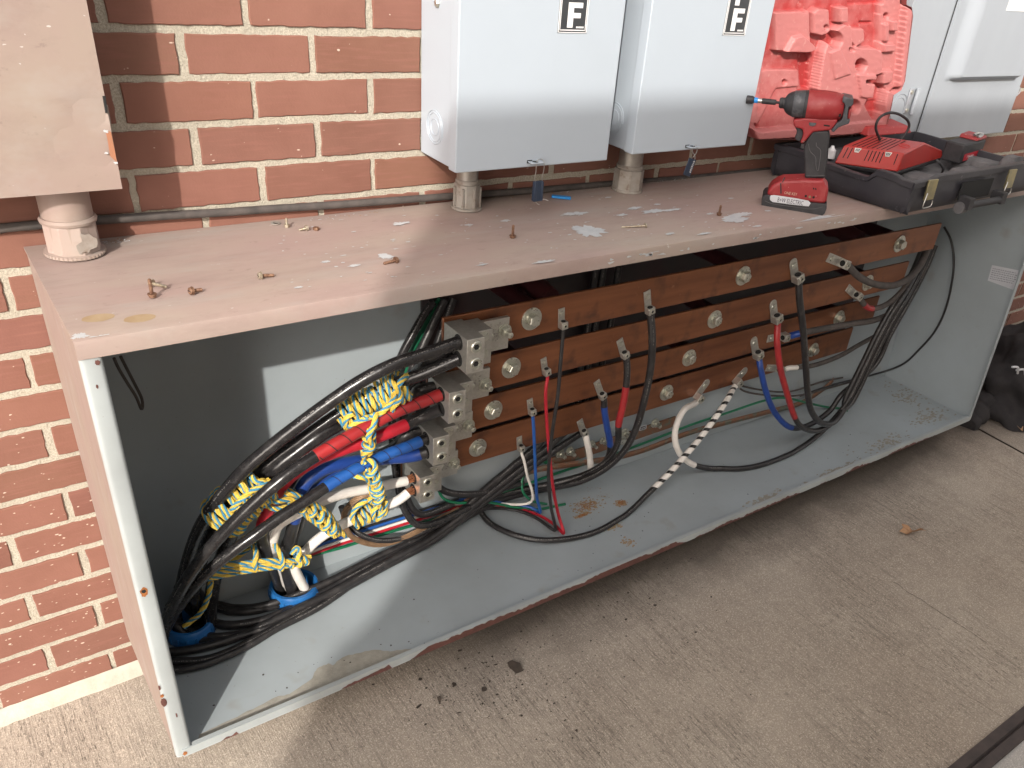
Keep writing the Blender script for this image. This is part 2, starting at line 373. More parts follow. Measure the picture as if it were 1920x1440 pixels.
# ================================================================ SETTING
GZ = -1.229
g = MB()
g.add([(-6, -1.12, GZ), (2.475, -1.12, GZ), (2.515, 0.0, GZ), (-6, 0.0, GZ)], [(0, 1, 2, 3)])
g.add([(2.487, -1.12, GZ - .002), (9, -1.12, GZ - .002), (9, -.10, GZ - .002), (2.527, -.10, GZ - .002)], [(0, 1, 2, 3)])
g.add([(2.475, -1.12, GZ), (2.475, -1.12, GZ - .02), (2.515, 0, GZ - .02), (2.515, 0, GZ)], [(0, 1, 2, 3)])
def crack(p0, p1, w_, sd_):
    vs = []; n = 60
    for k in range(n + 1):
        q = p0.lerp(p1, k / n); wv = .006 * noise.noise((k * .13, sd_, 0)) + .002 * noise.noise((k * .9, sd_, 0)); ww = w_ * max(.15, .6 + .8 * noise.noise((k * .4, sd_, 5)))
        vs += [(q.x + wv - ww, q.y, GZ + .0006), (q.x + wv + ww, q.y, GZ + .0006)]
    g.add(vs, [(2 * k, 2 * k + 1, 2 * k + 3, 2 * k + 2) for k in range(n)], 1)
crack(Z(1672, 1090, GZ), Z(1850, 1205, GZ), .0011, 1); crack(Z(1620, 1150, GZ), Z(1700, 1200, GZ), .0004, 2); crack(Z(1690, 1225, GZ), Z(1880, 1345, GZ), .0006, 3)
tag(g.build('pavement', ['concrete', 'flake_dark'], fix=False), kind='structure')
g = MB(); g.add([(-60, -60, GZ - .03), (60, -60, GZ - .03), (60, 4, GZ - .03), (-60, 4, GZ - .03)], [(0, 1, 2, 3)])
tag(g.build('ground', 'soil', fix=False), kind='structure')
g = MB(); g.add([(-30, -14, GZ - .004), (30, -14, GZ - .004), (30, -1.166, GZ - .004), (-30, -1.166, GZ - .004)], [(0, 1, 2, 3)])
tag(g.build('road', 'pale_concrete', fix=False), kind='structure')
g = MB()
def strip(x0, x1, ys, hs):
    n = 60
    vs = []; fs = []
    for i in range(n + 1):
        x = x0 + (x1 - x0) * i / n
        for y, h in zip(ys, hs): vs.append((x, y + .001 * noise.noise((x * 9, y * 50, 0)), GZ + h))
    k = len(ys)
    for i in range(n):
        for j in range(k - 1): fs.append((i * k + j, i * k + k + j, i * k + k + j + 1, i * k + j + 1))
    return vs, fs
vs, fs = strip(-3, 6, (-1.172, -1.170, -1.150, -1.146, -1.142, -1.120, -1.117), (-.02, .006, .008, .001, .009, .007, -.02))
g.add(vs, fs, 0, True)
tag(g.build('rubber_joint_strip', 'rubber_strip', fix=False), 'dark ribbed joint strip along the outer edge of the concrete, lower right corner', 'joint strip')

# brick wall: every brick has its own uneven outline, mortar slab slightly recessed
CH, BL_ = 8 / 3 * .0254, .2032
g = MB(); tones = []
r_ = random.Random(3)
for k in range(-6, 18):
    zt_ = -k * CH - .0060; zb_ = -(k + 1) * CH + .0060
    off = 0 if k % 2 == 0 else 1
    for i in range(-7, 24):
        xa = (2 * i + off) * BL_ / 2 + .0060; xb = xa + BL_ - .0120
        xa += r_.uniform(-.002, .002); xb += r_.uniform(-.002, .002)
        za, zc = zb_ + r_.uniform(-.001, .001), zt_ + r_.uniform(-.001, .001)
        outl = []
        def side(p, q, n):
            for t in range(n):
                f = t / n; outl.append((p[0] + (q[0] - p[0]) * f + r_.uniform(-1, 1) * .0011, p[1] + (q[1] - p[1]) * f + r_.uniform(-1, 1) * .0011))
        side((xa, za), (xb, za), 16); side((xb, za), (xb, zc), 5); side((xb, zc), (xa, zc), 16); side((xa, zc), (xa, za), 5)
        n = len(outl); cx_, cz_ = (xa + xb) / 2, (za + zc) / 2
        dy = r_.uniform(-.0006, .0012)
        vs = []
        for (x, z) in outl: vs.append((x, .012, z))
        for (x, z) in outl: vs.append((x, dy + .0012, z))
        for (x, z) in outl: vs.append((x - math.copysign(.0014, x - cx_), dy, z - math.copysign(.0014, z - cz_)))
        fs = [list(range(2 * n, 3 * n))[::-1]]
        for j in range(n):
            q = (j + 1) % n
            fs += [(j, j + n, q + n, q), (j + n, j + 2 * n, q + 2 * n, q + n)]
        g.add(vs, fs, 0)
        tn = r_.uniform(.86, 1.12); tones += [(tn, tn * r_.uniform(.96, 1.03), tn * r_.uniform(.95, 1.03), 1)] * len(fs)
nbf = len(g.f)
vs = []; fs = []; nx, nz = 560, 160
x0, x1, z0, z1 = -1.6, 4.6, -1.27, .42
for j in range(nz + 1):
    for i in range(nx + 1):
        x = x0 + (x1 - x0) * i / nx; z = z0 + (z1 - z0) * j / nz
        vs.append((x, .0032 + .0012 * noise.noise((x * 30, z * 30, 0)) + .0012 * noise.noise((x * 110, z * 110, 5)), z))
for j in range(nz):
    for i in range(nx):
        a = j * (nx + 1) + i; fs.append((a, a + 1, a + nx + 2, a + nx + 1))
g.add(vs, fs, 1)
g.box((-6, .013, -1.27), (8, .25, 2.8), 1)
wall = g.build('brick_wall', ['brick', 'mortar'], fix=False)
ca = wall.data.color_attributes.new('tone', 'BYTE_COLOR', 'CORNER')
cols = []
for pi_, poly in enumerate(wall.data.polygons):
    c = tones[pi_] if pi_ < nbf else (1, 1, 1, 1)
    cols += list(c) * poly.loop_total
ca.data.foreach_set('color_srgb', cols)
tag(wall, 'red brick building wall with sandy mortar joints behind the electrical boxes', 'wall')
# mortar fillet at the wall foot
g = MB(); vs = []; fs = []
n = 300
for i in range(n + 1):
    x = -1.6 + 4.1 * i / n
    q = .004 * noise.noise((x * 14, 0, 0)) + .002 * noise.noise((x * 60, 3, 0))
    vs += [(x, -.0005, -1.200 + q * .6), (x, -.006 + q * .3, -1.205 + q), (x, -.016 + q, GZ + .003), (x, -.022 + q * 1.4, GZ - .003)]
for i in range(n):
    for j in range(3): fs.append((i * 4 + j, i * 4 + j + 1, i * 4 + j + 5, i * 4 + j + 4))
g.add(vs, fs, 0, True)
g.build('mortar_fillet', 'caulk', wall, fix=False)

# ================================================================ THE LONG OPEN TROUGH
X0, XR, ZT, ZB, YF = -.267, 2.322, -.300, -1.122, -.357
XT = 2.225          # the right end leans: its top is further left
def irr(cx, cz, rx, rz, n=22, amp=.35, seed=0, jag=1.0):
    r = random.Random(seed); o = []
    if n >= 20: n = 64
    for i in range(n):
        t = 2 * pi * i / n; q = 1 + amp * r.uniform(-1, 1) * jag * (.28 if n >= 20 else 1) + amp * 1.1 * noise.noise((cos(t) * 1.7, sin(t) * 1.7, seed * 3.1)) + (amp * .8 * noise.noise((cos(t) * 5, sin(t) * 5, seed * 1.7)) if n >= 20 else 0)
        o.append((cx + rx * q * cos(t), cz + rz * q * sin(t)))
    return o
trough = thing('electrical_trough', 'long open metal cable trough with dusty tan top and grey inside, low on the wall', 'electrical box', (X0, 0, ZB))
g = MB()                                                          # top panel with front lip and paint chips
def bow(x): return .0012 * sin(x * 3.1) + .0008 * sin(x * 9)
vs = []; fs = []; nx = 90
prof = [(-.002, 0.0), (-.12, -.0005), (-.24, .0003), (-.350, 0), (-.3555, -.0018), (-.3572, -.0065), (-.357, -.0265), (-.3545, -.0265), (-.3545, -.008), (-.35, -.0035), (-.002, -.0035)]
for i in range(nx + 1):
    x = X0 - .002 + (XT + .004 - X0) * i / nx
    for (y, z) in prof: vs.append((x, y, ZT + z + (bow(x) if y > -.35 else bow(x) * .4) * (0 if y > -.01 else 1)))
k = len(prof)
for i in range(nx):
    for j in range(k): fs.append((i * k + j, i * k + (j + 1) % k, (i + 1) * k + (j + 1) % k, (i + 1) * k + j))
g.add(vs, fs, 0, True); g.add([vs[j] for j in range(k)], [list(range(k))], 0); g.add([vs[nx * k + j] for j in range(k)], [list(range(k))[::-1]], 0)
def topz(x, y): return ZT + bow(x) + .0006
def chip(px, py, rx, ry, seed, mi, lift=.0003, amp=.4, n=22):
    c = Z(px, py, ZT); k_ = 1.35 if mi == 1 else 1; o = irr(c.x, c.y, rx * k_, ry * k_, n, amp, seed)
    o = [(x, max(y, -.3525)) for x, y in o]
    g.add([(x, y, topz(x, y) + lift) for x, y in o], [list(range(len(o)))], mi)
for i, (px, py, rx, ry) in enumerate([(750, 421, .011, .006), (722, 483, .009, .007), (1103, 435, .024, .017), (1078, 402, .020, .006), (1190, 392, .014, .005), (1225, 398, .022, .007), (1260, 395, .016, .004),
        (1165, 405, .010, .004), (1378, 412, .028, .014), (1390, 403, .02, .008), (1080, 428, .008, .006), (948, 415, .008, .004), (880, 423, .006, .003), (195, 631, .018, .006), (170, 640, .007, .003), (147, 629, .006, .006),
        (1020, 492, .016, .004), (1098, 487, .018, .006), (1250, 463, .022, .008), (1215, 466, .016, .004), (1340, 447, .040, .006), (1300, 456, .03, .004), (1320, 440, .012, .003), (1540, 408, .05, .006), (1500, 418, .02, .004), (1232, 385, .007, .003), (1440, 395, .006, .003),
        (1330, 402, .008, .003), (640, 375, .006, .002), (1420, 425, .01, .003), (1010, 505, .012, .003), (905, 498, .008, .002), (673, 579, .008, .003), (655, 574, .004, .005), (610, 493, .006, .003), (665, 500, .008, .003), (1640, 405, .008, .004), (1140, 372, .006, .003), (1370, 372, .006, .003), (560, 540, .005, .002), (1255, 440, .008, .003)]):
    chip(px, py, rx, ry, i + 5, 1, amp=.5)
r_ = random.Random(12)
for i in range(150):
    px = r_.uniform(520, 1500); py = 400 + (px - 960) * -.12 + r_.uniform(-30, 105)
    c = Z(px, py, ZT)
    if -.345 < c.y < -.02: 
        o = irr(c.x, c.y, r_.uniform(.0012, .0045), r_.uniform(.0006, .0018), 8, .5, i)
        g.add([(x, y, topz(x, y) + .0003) for x, y in o], [list(range(len(o)))], 1)
for i in range(26):                                               # chips low on the front lip
    x = r_.uniform(.5, 1.6); z = ZT - .010 - r_.uniform(0, .008); o = irr(x, z, r_.uniform(.002, .011), r_.uniform(.0008, .0022), 10, .5, i + 60)
    g.add([(a, -.3576, b) for a, b in o], [list(range(len(o)))[::-1]], 1)
for px, py in ((184, 595), (262, 596)): chip(px, py, .020, .012, 77, 2, amp=.05)
g.build('top_panel', ['tan_paint', 'bare_grey', 'faint_rust'], trough, angle=50, fix=False)
g = MB()                                                          # left side panel
g.box((X0, -.352, ZB), (X0 + .003, -.001, ZT - .004))
g.build('side_panel', 'pink_paint', trough, bevel=.0008)
g = MB(); g.box((X0 + .0032, -.3475, ZB + .004), (X0 + .0045, -.006, ZT - .006))
g.build('side_liner', 'grey_paint', trough)
g = MB()                                                          # left front flange, rounded, with rusty screw holes and chips
n = 8; vs = []; fs = []
zz0, zz1 = ZB + .0005, ZT - .0275
prof = [(X0 - .0005, -.340), (X0 - .0005, -.351), (X0 + .002, -.3535), (X0 + .006, -.354), (X0 + .021, -.354), (X0 + .025, -.3525), (X0 + .0265, -.349), (X0 + .0265, -.338), (X0 + .0245, -.338), (X0 + .0245, -.3505), (X0 + .003, -.351), (X0 + .003, -.340)]
k = len(prof)
for z in (zz0, zz1):
    for (x, y) in prof: vs.append((x, y, z))
for j in range(k): fs.append((j, (j + 1) % k, (j + 1) % k + k, j + k))
fs += [list(range(k))[::-1], list(range(k, 2 * k))]
g.add(vs, fs, 0, True)
def fl(px, py, rx, rz, seed, mi, lift=0): 
    c = W(px, py, -.3545 - lift); o = irr(c.x, c.z, rx, rz, 16, .16, seed); g.add([(x, -.3545 - lift, z) for x, z in o], [list(range(16))], mi)
c = W(270, 1109, -.3545); fl(270, 1110, .0055, .0095, 3, 1); fl(270, 1109, .0032, .004, 4, 2, .0003)
fl(307, 1317, .0045, .010, 6, 3); fl(304, 1305, .003, .004, 9, 1, .0002); fl(182, 725, .0016, .003, 7, 3); fl(183, 680, .003, .004, 8, 3); fl(299, 1290, .0015, .006, 17, 3); fl(331, 1341, .0012, .006, 18, 3)
g.build('side_flange', ['pale_grey_paint', 'rust', 'hole_black', 'primer'], trough, angle=50, fix=False)
g = MB()                                                          # back panel
g.box((X0 + .004, -.0035, ZB + .004), (XR - .002, -.0015, ZT - .004)); g.build('back_panel', 'grey_paint', trough)
g = MB()                                                          # floor panel with upturned front lip, stains
g.box((X0 + .003, -.3535, ZB), (XR, -.0015, ZB + .003))
fz = ZB + .0034
def stain(px, py, rx, ry, seed, mi, amp=.4, lift=0, n=24):
    c = Z(px, py, fz); o = irr(c.x, c.y, rx, ry, n, amp, seed); o = [(x, min(-.006, max(y, -.344))) for x, y in o]
    g.add([(x, y, fz + lift) for x, y in o], [list(range(len(o)))], mi)
rs = random.Random(91)
def cluster(px, py, rx, ry, k, mi, s0=.0006, s1=.0026):
    cc_ = Z(px, py, fz)
    for q in range(k):
        x = cc_.x + rs.gauss(0, rx); y = min(-.006, cc_.y + rs.gauss(0, ry)); s_ = rs.uniform(s0, s1); o = irr(x, y, s_ * 1.3, s_, 9, .4, q)
        g.add([(u, v, fz + .00012 + q * 1e-6) for u, v in o], [list(range(9))], mi)
for px, py, rx, ry in ((1100, 948, .022, .013), (1165, 943, .008, .006), (1092, 966, .012, .003), (1085, 872, .016, .005)):
    cluster(px, py, rx, ry, 160, 2, .0006, .003); cluster(px, py, rx * .8, ry * .8, 260, 1, .0003, .0012)
cluster(1152, 988, .012, .005, 40, 2, .001, .003); cluster(1178, 1018, .007, .010, 40, 2, .001, .003); cluster(1120, 935, .05, .03, 40, 2, .0005, .0014)
# silt in the left front corner, dried along the lip
o = [(-.232, -.3445), (-.22, -.325), (-.17, -.322), (-.12, -.318), (-.07, -.312), (-.05, -.318), (.0, -.305), (.02, -.285), (.045, -.283), (.05, -.292), (.075, -.282), (.11, -.288), (.14, -.296), (.165, -.316), (.20, -.330), (.23, -.3445)]
oo = []
for a, b in zip(o[:-1], o[1:]):
    for t in range(5):
        f = t / 5; x = a[0] + (b[0] - a[0]) * f; y = a[1] + (b[1] - a[1]) * f
        oo.append((x, max(-.3445, y + (.003 * noise.noise((x * 120, y * 90, 1)) if a[1] > -.34 else 0))))
oo.append(o[-1]); g.add([(x, y, fz) for x, y in oo], [list(range(len(oo)))[::-1]], 3)
for i in range(70):
    x = r_.uniform(-.2, 1.9); y = -.34 + abs(r_.gauss(0, .10)); y = min(y, -.02); q = r_.uniform(.0006, .0022)
    o = irr(x, y, q, q, 6, .4, i); g.add([(a, b, fz + .0002) for a, b in o], [list(range(6))], 5)
for (x, y, rx, ry) in ((1.62, -.335, .05, .006), (1.30, -.33, .04, .010), (1.9, -.31, .06, .016), (2.2, -.27, .05, .02), (2.25, -.15, .03, .04)):
    for q in range(110):
        s_ = rs.uniform(.001, .006); a_ = min(XR - .006, x + rs.gauss(0, rx)); b_ = max(-.343, y + rs.gauss(0, ry)); o = irr(a_, b_, s_ * 1.4, s_ * .7, 9, .4, q); g.add([(u, max(-.3445, v), fz + .0001 + q * 1e-6) for u, v in o], [list(range(9))], 3)
g.build('floor_panel', ['grey_paint', 'rust', 'faint_rust', 'dirt', 'primer', 'flake_dark'], trough, fix=False)
g = MB(); g.box((X0 + .010, -.3565, ZB - .001), (XR, -.3537, ZB + .018)); g.box((X0 + .0275, -.3535, ZB + .0155), (XR - .003, -.3462, ZB + .018))
def primer_run(xa, xb, cov, sd_):
    n = int((xb - xa) / .0035); top = []; 
    for t in range(n + 1):
        x = xa + (xb - xa) * t / n; e_ = min(1, 6 * sin(pi * t / n) + .02) if 0 < t < n else 0
        f = cov + .6 * noise.noise((x * 11, sd_, 0)) + .30 * noise.noise((x * 95, sd_, 3)); top.append((x, ZB - .0006 + .0184 * max(.0, min(1, f)) * e_))
    vs = []
    for x, z in top: vs += [(x, -.3568, ZB - .0006), (x, -.3568, z)]
    g.add(vs, [(2 * k, 2 * k + 2, 2 * k + 3, 2 * k + 1) for k in range(n)], 1)
primer_run(.19, .98, .92, 1.3); primer_run(.04, .15, .35, 2.1); primer_run(1.0, 1.45, .18, 3.3); primer_run(1.5, 2.2, .12, 4.3); primer_run(-.2, -.16, .3, 5.3)
c = W(337, 1422, -.3569); o = irr(c.x + .010, ZB + .008, .004, .005, 14, .2, 3); g.add([(x, -.3570, z) for x, z in o], [list(range(14))], 2)
g.build('front_lip', ['pale_grey_paint', 'primer', 'rust'], trough, fix=False)
g = MB()                                                          # right side panel (leans)
g.hexa([(XR, -.352, ZB), (XR + .003, -.352, ZB), (XR + .003, -.001, ZB), (XR, -.001, ZB), (XT, -.352, ZT - .004), (XT + .003, -.352, ZT - .004), (XT + .003, -.001, ZT - .004), (XT, -.001, ZT - .004)])
g.build('side_panel', 'grey_paint', trough)
g = MB(); g.hexa([(XR - .012, -.3562, ZB + .0185), (XR + .004, -.3562, ZB), (XR + .004, -.3525, ZB), (XR - .012, -.3525, ZB + .0185), (XT - .012, -.3562, ZT - .027), (XT + .004, -.3562, ZT - .027), (XT + .004, -.3525, ZT - .027), (XT - .012, -.3525, ZT - .027)])
g.build('side_flange', 'grey_paint', trough)
g = MB(); g.box((.40, -.0115, -.885), (1.955, -.0045, ZT - .032)); g.build('gap_shade_board', 'gap_shade', trough)  # dark sheet that paints the shade in the gaps between and above the bars
g = MB(); g.box((X0 + .02, -.016, ZT - .03), (XT - .01, -.0036, ZT - .0045)); g.build('top_rail', 'grey_paint', trough)
# certification sticker on the right end
def rx(z): return XT + (XR - XT) * (z - ZT) / (ZB - ZT) - .0008
def rp(px, py):
    p = XP(px, py, 2.25)
    for _ in range(6): p = XP(px, py, rx(p.z))
    return p
s4 = [rp(1860, 497), rp(1910, 507), rp(1901, 544), rp(1852, 526)]
g = MB(); g.add(s4, [(0, 1, 2, 3)]); lab = g.build('sticker', 'label_white', trough, fix=False)
u_ = (s4[1] - s4[0]); v_ = (s4[0] - s4[3])
g = MB()
rr = random.Random(4)
for i in range(6):
    x = .06
    while x < .92:
        l = rr.uniform(.03, .09); a = s4[3] + v_ * (.13 + .13 * i) + u_ * x + Vector((-.0004, 0, 0))
        g.add([a, a + u_ * l, a + u_ * l + v_ * .055, a + v_ * .055], [(0, 1, 2, 3)]); x += l + .025
g.build('sticker_print', 'print_grey', lab, fix=False)

# ================================================================ BUSBARS
BY = [-.230, -.172, -.114, -.058]
BZ = [-.468, -.603, -.736, -.868]
HB = .0385
BT = [-.430, -.5635, -.6955, -.826]
BB = [-.5055, -.6425, -.774, -.9085]
bar_desc = ['uppermost wide copper busbar, carrying the topmost cable block', 'second copper busbar from the top, feeding the red marked leads',
            'third copper busbar from the top, feeding the blue marked leads', 'fourth copper busbar from the top, feeding the white marked leads']
def washer_bolt(par, x, y, z, R=.0235, h=.011, tilt=0):
    wsh = MB().lathe((x, y, z), (0, -1, 0), [(0, R), (.0022, R), (.0026, R - .0005), (.0026, .004)], 36)
    wb = wsh.build('washer', 'zinc', par)
    MB().lathe((x, y - .0026, z), (0, -1, 0), [(0, .0135), (.003, .0135), (.003, .003)], 20).build('spring_washer', 'zinc', par)
    hx = MB().lathe((x, y - .0056, z), (0, -1, 0), [(0, .0128), (.0005, .0135), (h - .0015, .0135), (h, .0118)], 6, smooth=False, ph=tilt)
    hx.lathe((x, y - .0056 - h, z), (0, -1, 0), [(0, .0085), (.0003, .0084)], 16)
    hx.build('hex_head', 'zinc', par, bevel=.0006)
def stud(par, x, y, z, r=.011, l=.022):
    MB().lathe((x, y, z), (0, -1, 0), [(0, r * 1.35), (.002, r * 1.35)], 24).build('washer', 'zinc', par)
    MB().lathe((x, y - .002, z), (0, -1, 0), [(0, r), (.008, r)], 6, smooth=False, ph=.3).build('nut', 'zinc', par, bevel=.0004)
    MB().lathe((x, y - .010, z), (0, -1, 0), [(0, r * .55), (l - .010, r * .55), (l - .009, r * .4)], 14).build('stud_end', 'zinc', par)
def block(par, i):
    """twin-barrel mechanical connector, cables enter its left face"""
    y0 = BY[i] - .009; yf = y0 - .082; z1 = BZ[i] + .0345; z0 = z1 - .067; xl = .323
    m_ = MB()
    m_.box((xl, yf, z0), (xl + .036, y0, z1))                       # barrel body
    b = m_.build('cable_block', 'aluminium', par, bevel=.0008)
    m2 = MB(); m2.box((xl + .0362, yf + .030, z0 - .006), (xl + .070, y0 - .0005, z1 - .004)); m2.build('block_shoulder', 'aluminium', b, bevel=.0008)
    m2 = MB(); m2.box((xl + .0702, y0 - .010, z0 - .008), (.458, y0 - .001, z1 - .010)); tg = m2.build('tang', 'aluminium', b, bevel=.0006)
    mk = MB(); rr = random.Random(i)
    for k in range(34):
        x = rr.uniform(.408, .438); z = rr.uniform(z0 + .012, z1 - .018); mk.box((x, y0 - .0106, z), (x + rr.uniform(.0008, .003), y0 - .0101, z + rr.uniform(.0006, .002)))
    mk.build('stamped_marks', 'stamp_grey', b)
    for dz, dy in ((-.0165, yf), (-.0495, yf)):
        zc = z1 + dz
        MB().lathe((xl + .019, dy, zc), (0, -1, 0), [(0, .0115), (.002, .0115), (.003, .0105), (.003, .0075), (.0004, .0070)], 26).build('set_screw', 'zinc', b)
        MB().lathe((xl + .019, dy - .0008, zc), (0, -1, 0), [(0, .0056), (.0003, .0056)], 6, smooth=False).build('hex_socket', 'hole_black', b)
        for yy in (yf + .030,):
            MB().lathe((xl + .0002, yy, zc), (-1, 0, 0), [(0, .0148), (.0006, .0146)], 28).build('cable_hole', 'hole_black', b)
    for dz in (-.0165, -.0495):
        MB().lathe((xl + .053, yf + .030, z1 + dz), (0, -1, 0), [(0, .010), (.0015, .010), (.002, .006)], 22).build('set_screw', 'zinc', b)
    MB().lathe((.417, y0 - .010, BZ[i] - .008), (0, -1, 0), [(0, .006), (.002, .006), (.004, .003)], 14).build('pin', 'zinc', b)
    stud(par, .448, y0 - .010, BZ[i] + (-.003, -.012, -.008, -.008)[i])
def lug(par, a, b_, yb, wd=.013, big=False, extra=0):
    """small mechanical lug on a bar: tang with screw at a, barrel block at b_"""
    a = Vector(a); b_ = Vector(b_); a.y = b_.y = yb; d = (b_ - a).normalized(); nn = Vector((0, -1, 0)); p = d.cross(nn).normalized()
    L = (b_ - a).length; t = .0022 if not big else .003; h = .0155 if not big else .023; bl = .016 if not big else .022
    def q(al, pp, hh): return a + d * al + p * pp + nn * hh
    s_ = -wd * .75
    m_ = MB(); W2 = wd / 2
    if big and extra == 0:
        out_l = [(s_ + W2 * .8, -W2), (L + bl * .5, -W2), (L + bl * .5, W2), (s_ + W2 * .8, W2)] + [(s_ + W2 * .8 - W2 * sin(k * pi / 6), W2 * cos(k * pi / 6)) for k in range(1, 6)]
    else: out_l = [(s_, -W2), (L + bl * .5, -W2), (L + bl * .5, W2), (s_, W2)]
    m_.prism([q(x, y, .0004) for x, y in out_l], nn * t)
    lg = m_.build('terminal_lug', 'aluminium', par, bevel=.0005)
    m_ = MB(); m_.hexa([q(L - bl * .5, -W2, t), q(L + bl * .5, -W2, t), q(L + bl * .5, W2, t), q(L - bl * .5, W2, t), q(L - bl * .5, -W2, h), q(L + bl * .5, -W2, h), q(L + bl * .5, W2, h), q(L - bl * .5, W2, h)])
    bb = m_.build('lug_barrel', 'aluminium', lg, bevel=.0012)
    MB().lathe(q(L - bl * .52, 0, h * .55), -d, [(0, W2 * .66), (.0004, W2 * .64)], 16).build('barrel_bore', 'hole_black', lg)
    MB().lathe(q(0, 0, t), nn, [(0, W2 * .62), (.001, W2 * .7), (.0032, W2 * .62), (.004, W2 * .3)], 14).build('fixing_screw', 'zinc', lg)
    MB().lathe(q(L, 0, h), nn, [(0, W2 * .66), (.0035 if big else .002, W2 * .62), (.0035 if big else .002, W2 * .38), (.0006, W2 * .34)], 14).build('clamp_screw', 'zinc', lg)
    MB().lathe(q(L, 0, h + .0004), nn, [(0, W2 * .34), (.0003, W2 * .34)], 10).build('screw_recess', 'hole_black', lg)
    return q(L + bl * .5, 0, h * .55), d
LUGS = {}
lug_in = {'black_s': (0, (1053, 588), (1056, 609), .0155, 0), 'black_m': (0, (1214, 556), (1219, 582), .0185, 0),
  'red_s': (1, (1020, 680), (1025, 697), .0155, 0), 'red_m': (1, (1164, 645), (1172, 665), .0185, 0),
  'blue_s': (2, (994, 756), (998, 772), .0155, 0), 'blue_m': (2, (1121, 722), (1130, 742), .0185, 0),
  'white_s': (3, (974, 826), (977, 840), .0155, 0), 'white_m': (3, (1089, 795), (1096, 811), .0185, 0),
  'black_l': (0, (1488, 498), (1494, 520), .025, 1), 'red_l': (1, (1450, 575), (1455, 596), .025, 1), 'blue_l': (2, (1414, 643), (1420, 664), .025, 1),
  'white_l1': (3, (1321, 723), (1309, 745), .025, 1), 'white_l2': (3, (1392, 700), (1382, 716), .025, 1),
  'black_r': (0, (1559, 485), (1581, 494), .024, 2), 'red_r': (1, (1593, 543), (1606, 554), .022, 2), 'blue_r': (2, (1446, 634), (1470, 631), .022, 2), 'white_r': (3, (1443, 690), (1462, 692), .022, 2)}
for i in range(4):
    bar = thing('copper_busbar', bar_desc[i] + ', inside the open trough', 'busbar', (.33, BY[i], BZ[i]), 'stepped copper busbars in the trough')
    m_ = MB(); m_.box((.326, BY[i], BB[i]), (1.928, BY[i] + .0065, BT[i]))
    m_.build('bar', 'copper_bar', bar, bevel=.0012)
    for x in (.522, 1.121, 1.741): washer_bolt(bar, x, BY[i], BZ[i] + .001, tilt=random.uniform(0, 1))
    for x in (.522, 1.121, 1.741):
        m_ = MB(); m_.lathe((x + .03, BY[i] + .007, BZ[i]), (0, 1, 0), [(0, .018), (.006, .022), (.016, .022), (.022, .018), (max(.024, -BY[i] - .014), .018)], 24); m_.build('insulator', 'insulator_red', bar)
    block(bar, i)
    for nm, (bi, a, b_, wd, big) in lug_in.items():
        if bi == i: LUGS[nm] = lug(bar, W(*a, BY[i] - .002), W(*b_, BY[i] - .008), BY[i], wd, bool(big), 1 if big == 2 else 0)
# dark red standoff stack visible over the top bar
for x, lab_ in ((.60, 'dark red insulating standoff behind the left end of the top busbar'), (1.62, 'dark red insulating standoff behind the right half of the top busbar')):
    m_ = MB(); m_.lathe((x, -.006, -.455), (0, -1, 0), [(0, .02), (.03, .026), (.05, .018), (.08, .026), (.11, .018), (.14, .026), (.18, .02)], 26)
    tag(m_.build('standoff', 'insulator_red'), lab_, 'insulator', 'red standoffs behind the busbars')
# ground bar
gb = thing('ground_bar', 'short low copper ground bar with GND tag near the trough floor', 'ground bar', (.9, -.035, -.98))
A = W(1032, 880, -.035); B_ = W(1264, 800, -.035)
dd = (B_ - A).normalized(); up_ = Vector((0, 0, 1))
m_ = MB(); hgt = .034; m_.hexa([A - up_ * 0, B_, B_ + Vector((0, .006, 0)), A + Vector((0, .006, 0)), A + up_ * hgt, B_ + up_ * hgt, B_ + Vector((0, .006, hgt)), A + Vector((0, .006, hgt))])
m_.build('bar', 'copper_old', gb, bevel=.001)
for px, py, r in ((1050, 850, .010), (1068, 846, .010), (1228, 793, .011), (1170, 812, .012), (1109, 832, .008), (1130, 826, .008)):
    c = W(px, py, -.036); stud(gb, c.x, -.0352, c.z, r, .024)
c = W(1206, 802, -.036); m_ = MB(); m_.box((c.x - .012, -.0362, c.z - .007), (c.x + .012, -.0353, c.z + .007)); tg_ = m_.build('tag_plate', 'label_white', gb)
m_ = MB(); m_.box((c.x - .0105, -.0366, c.z - .0055), (c.x + .0105, -.0363, c.z + .0055)); m_.build('tag_field', 'print_black', tg_)
text_mesh('GND', .009, (c.x - .0095, -.0367, c.z - .003), (1, 0, 0), (0, 0, 1), 'tag_print', 'label_white', tg_)
for px, py in ((1036, 876), (1172, 830), (1178, 818)):
    c = W(px, py, -.045); m_ = MB(); m_.lathe((c.x, -.036, c.z), (0, -1, 0), [(0, .011), (.003, .011), (.003, .005)], 20); m_.build('ring_terminal', 'zinc', gb)
# bare flat bonding strap, running low along the back
def Fz(px, py, z=-1.10):
    p = Z(px, py, z)
    if p.y > -.014: p = W(px, py, -.014)
    return p
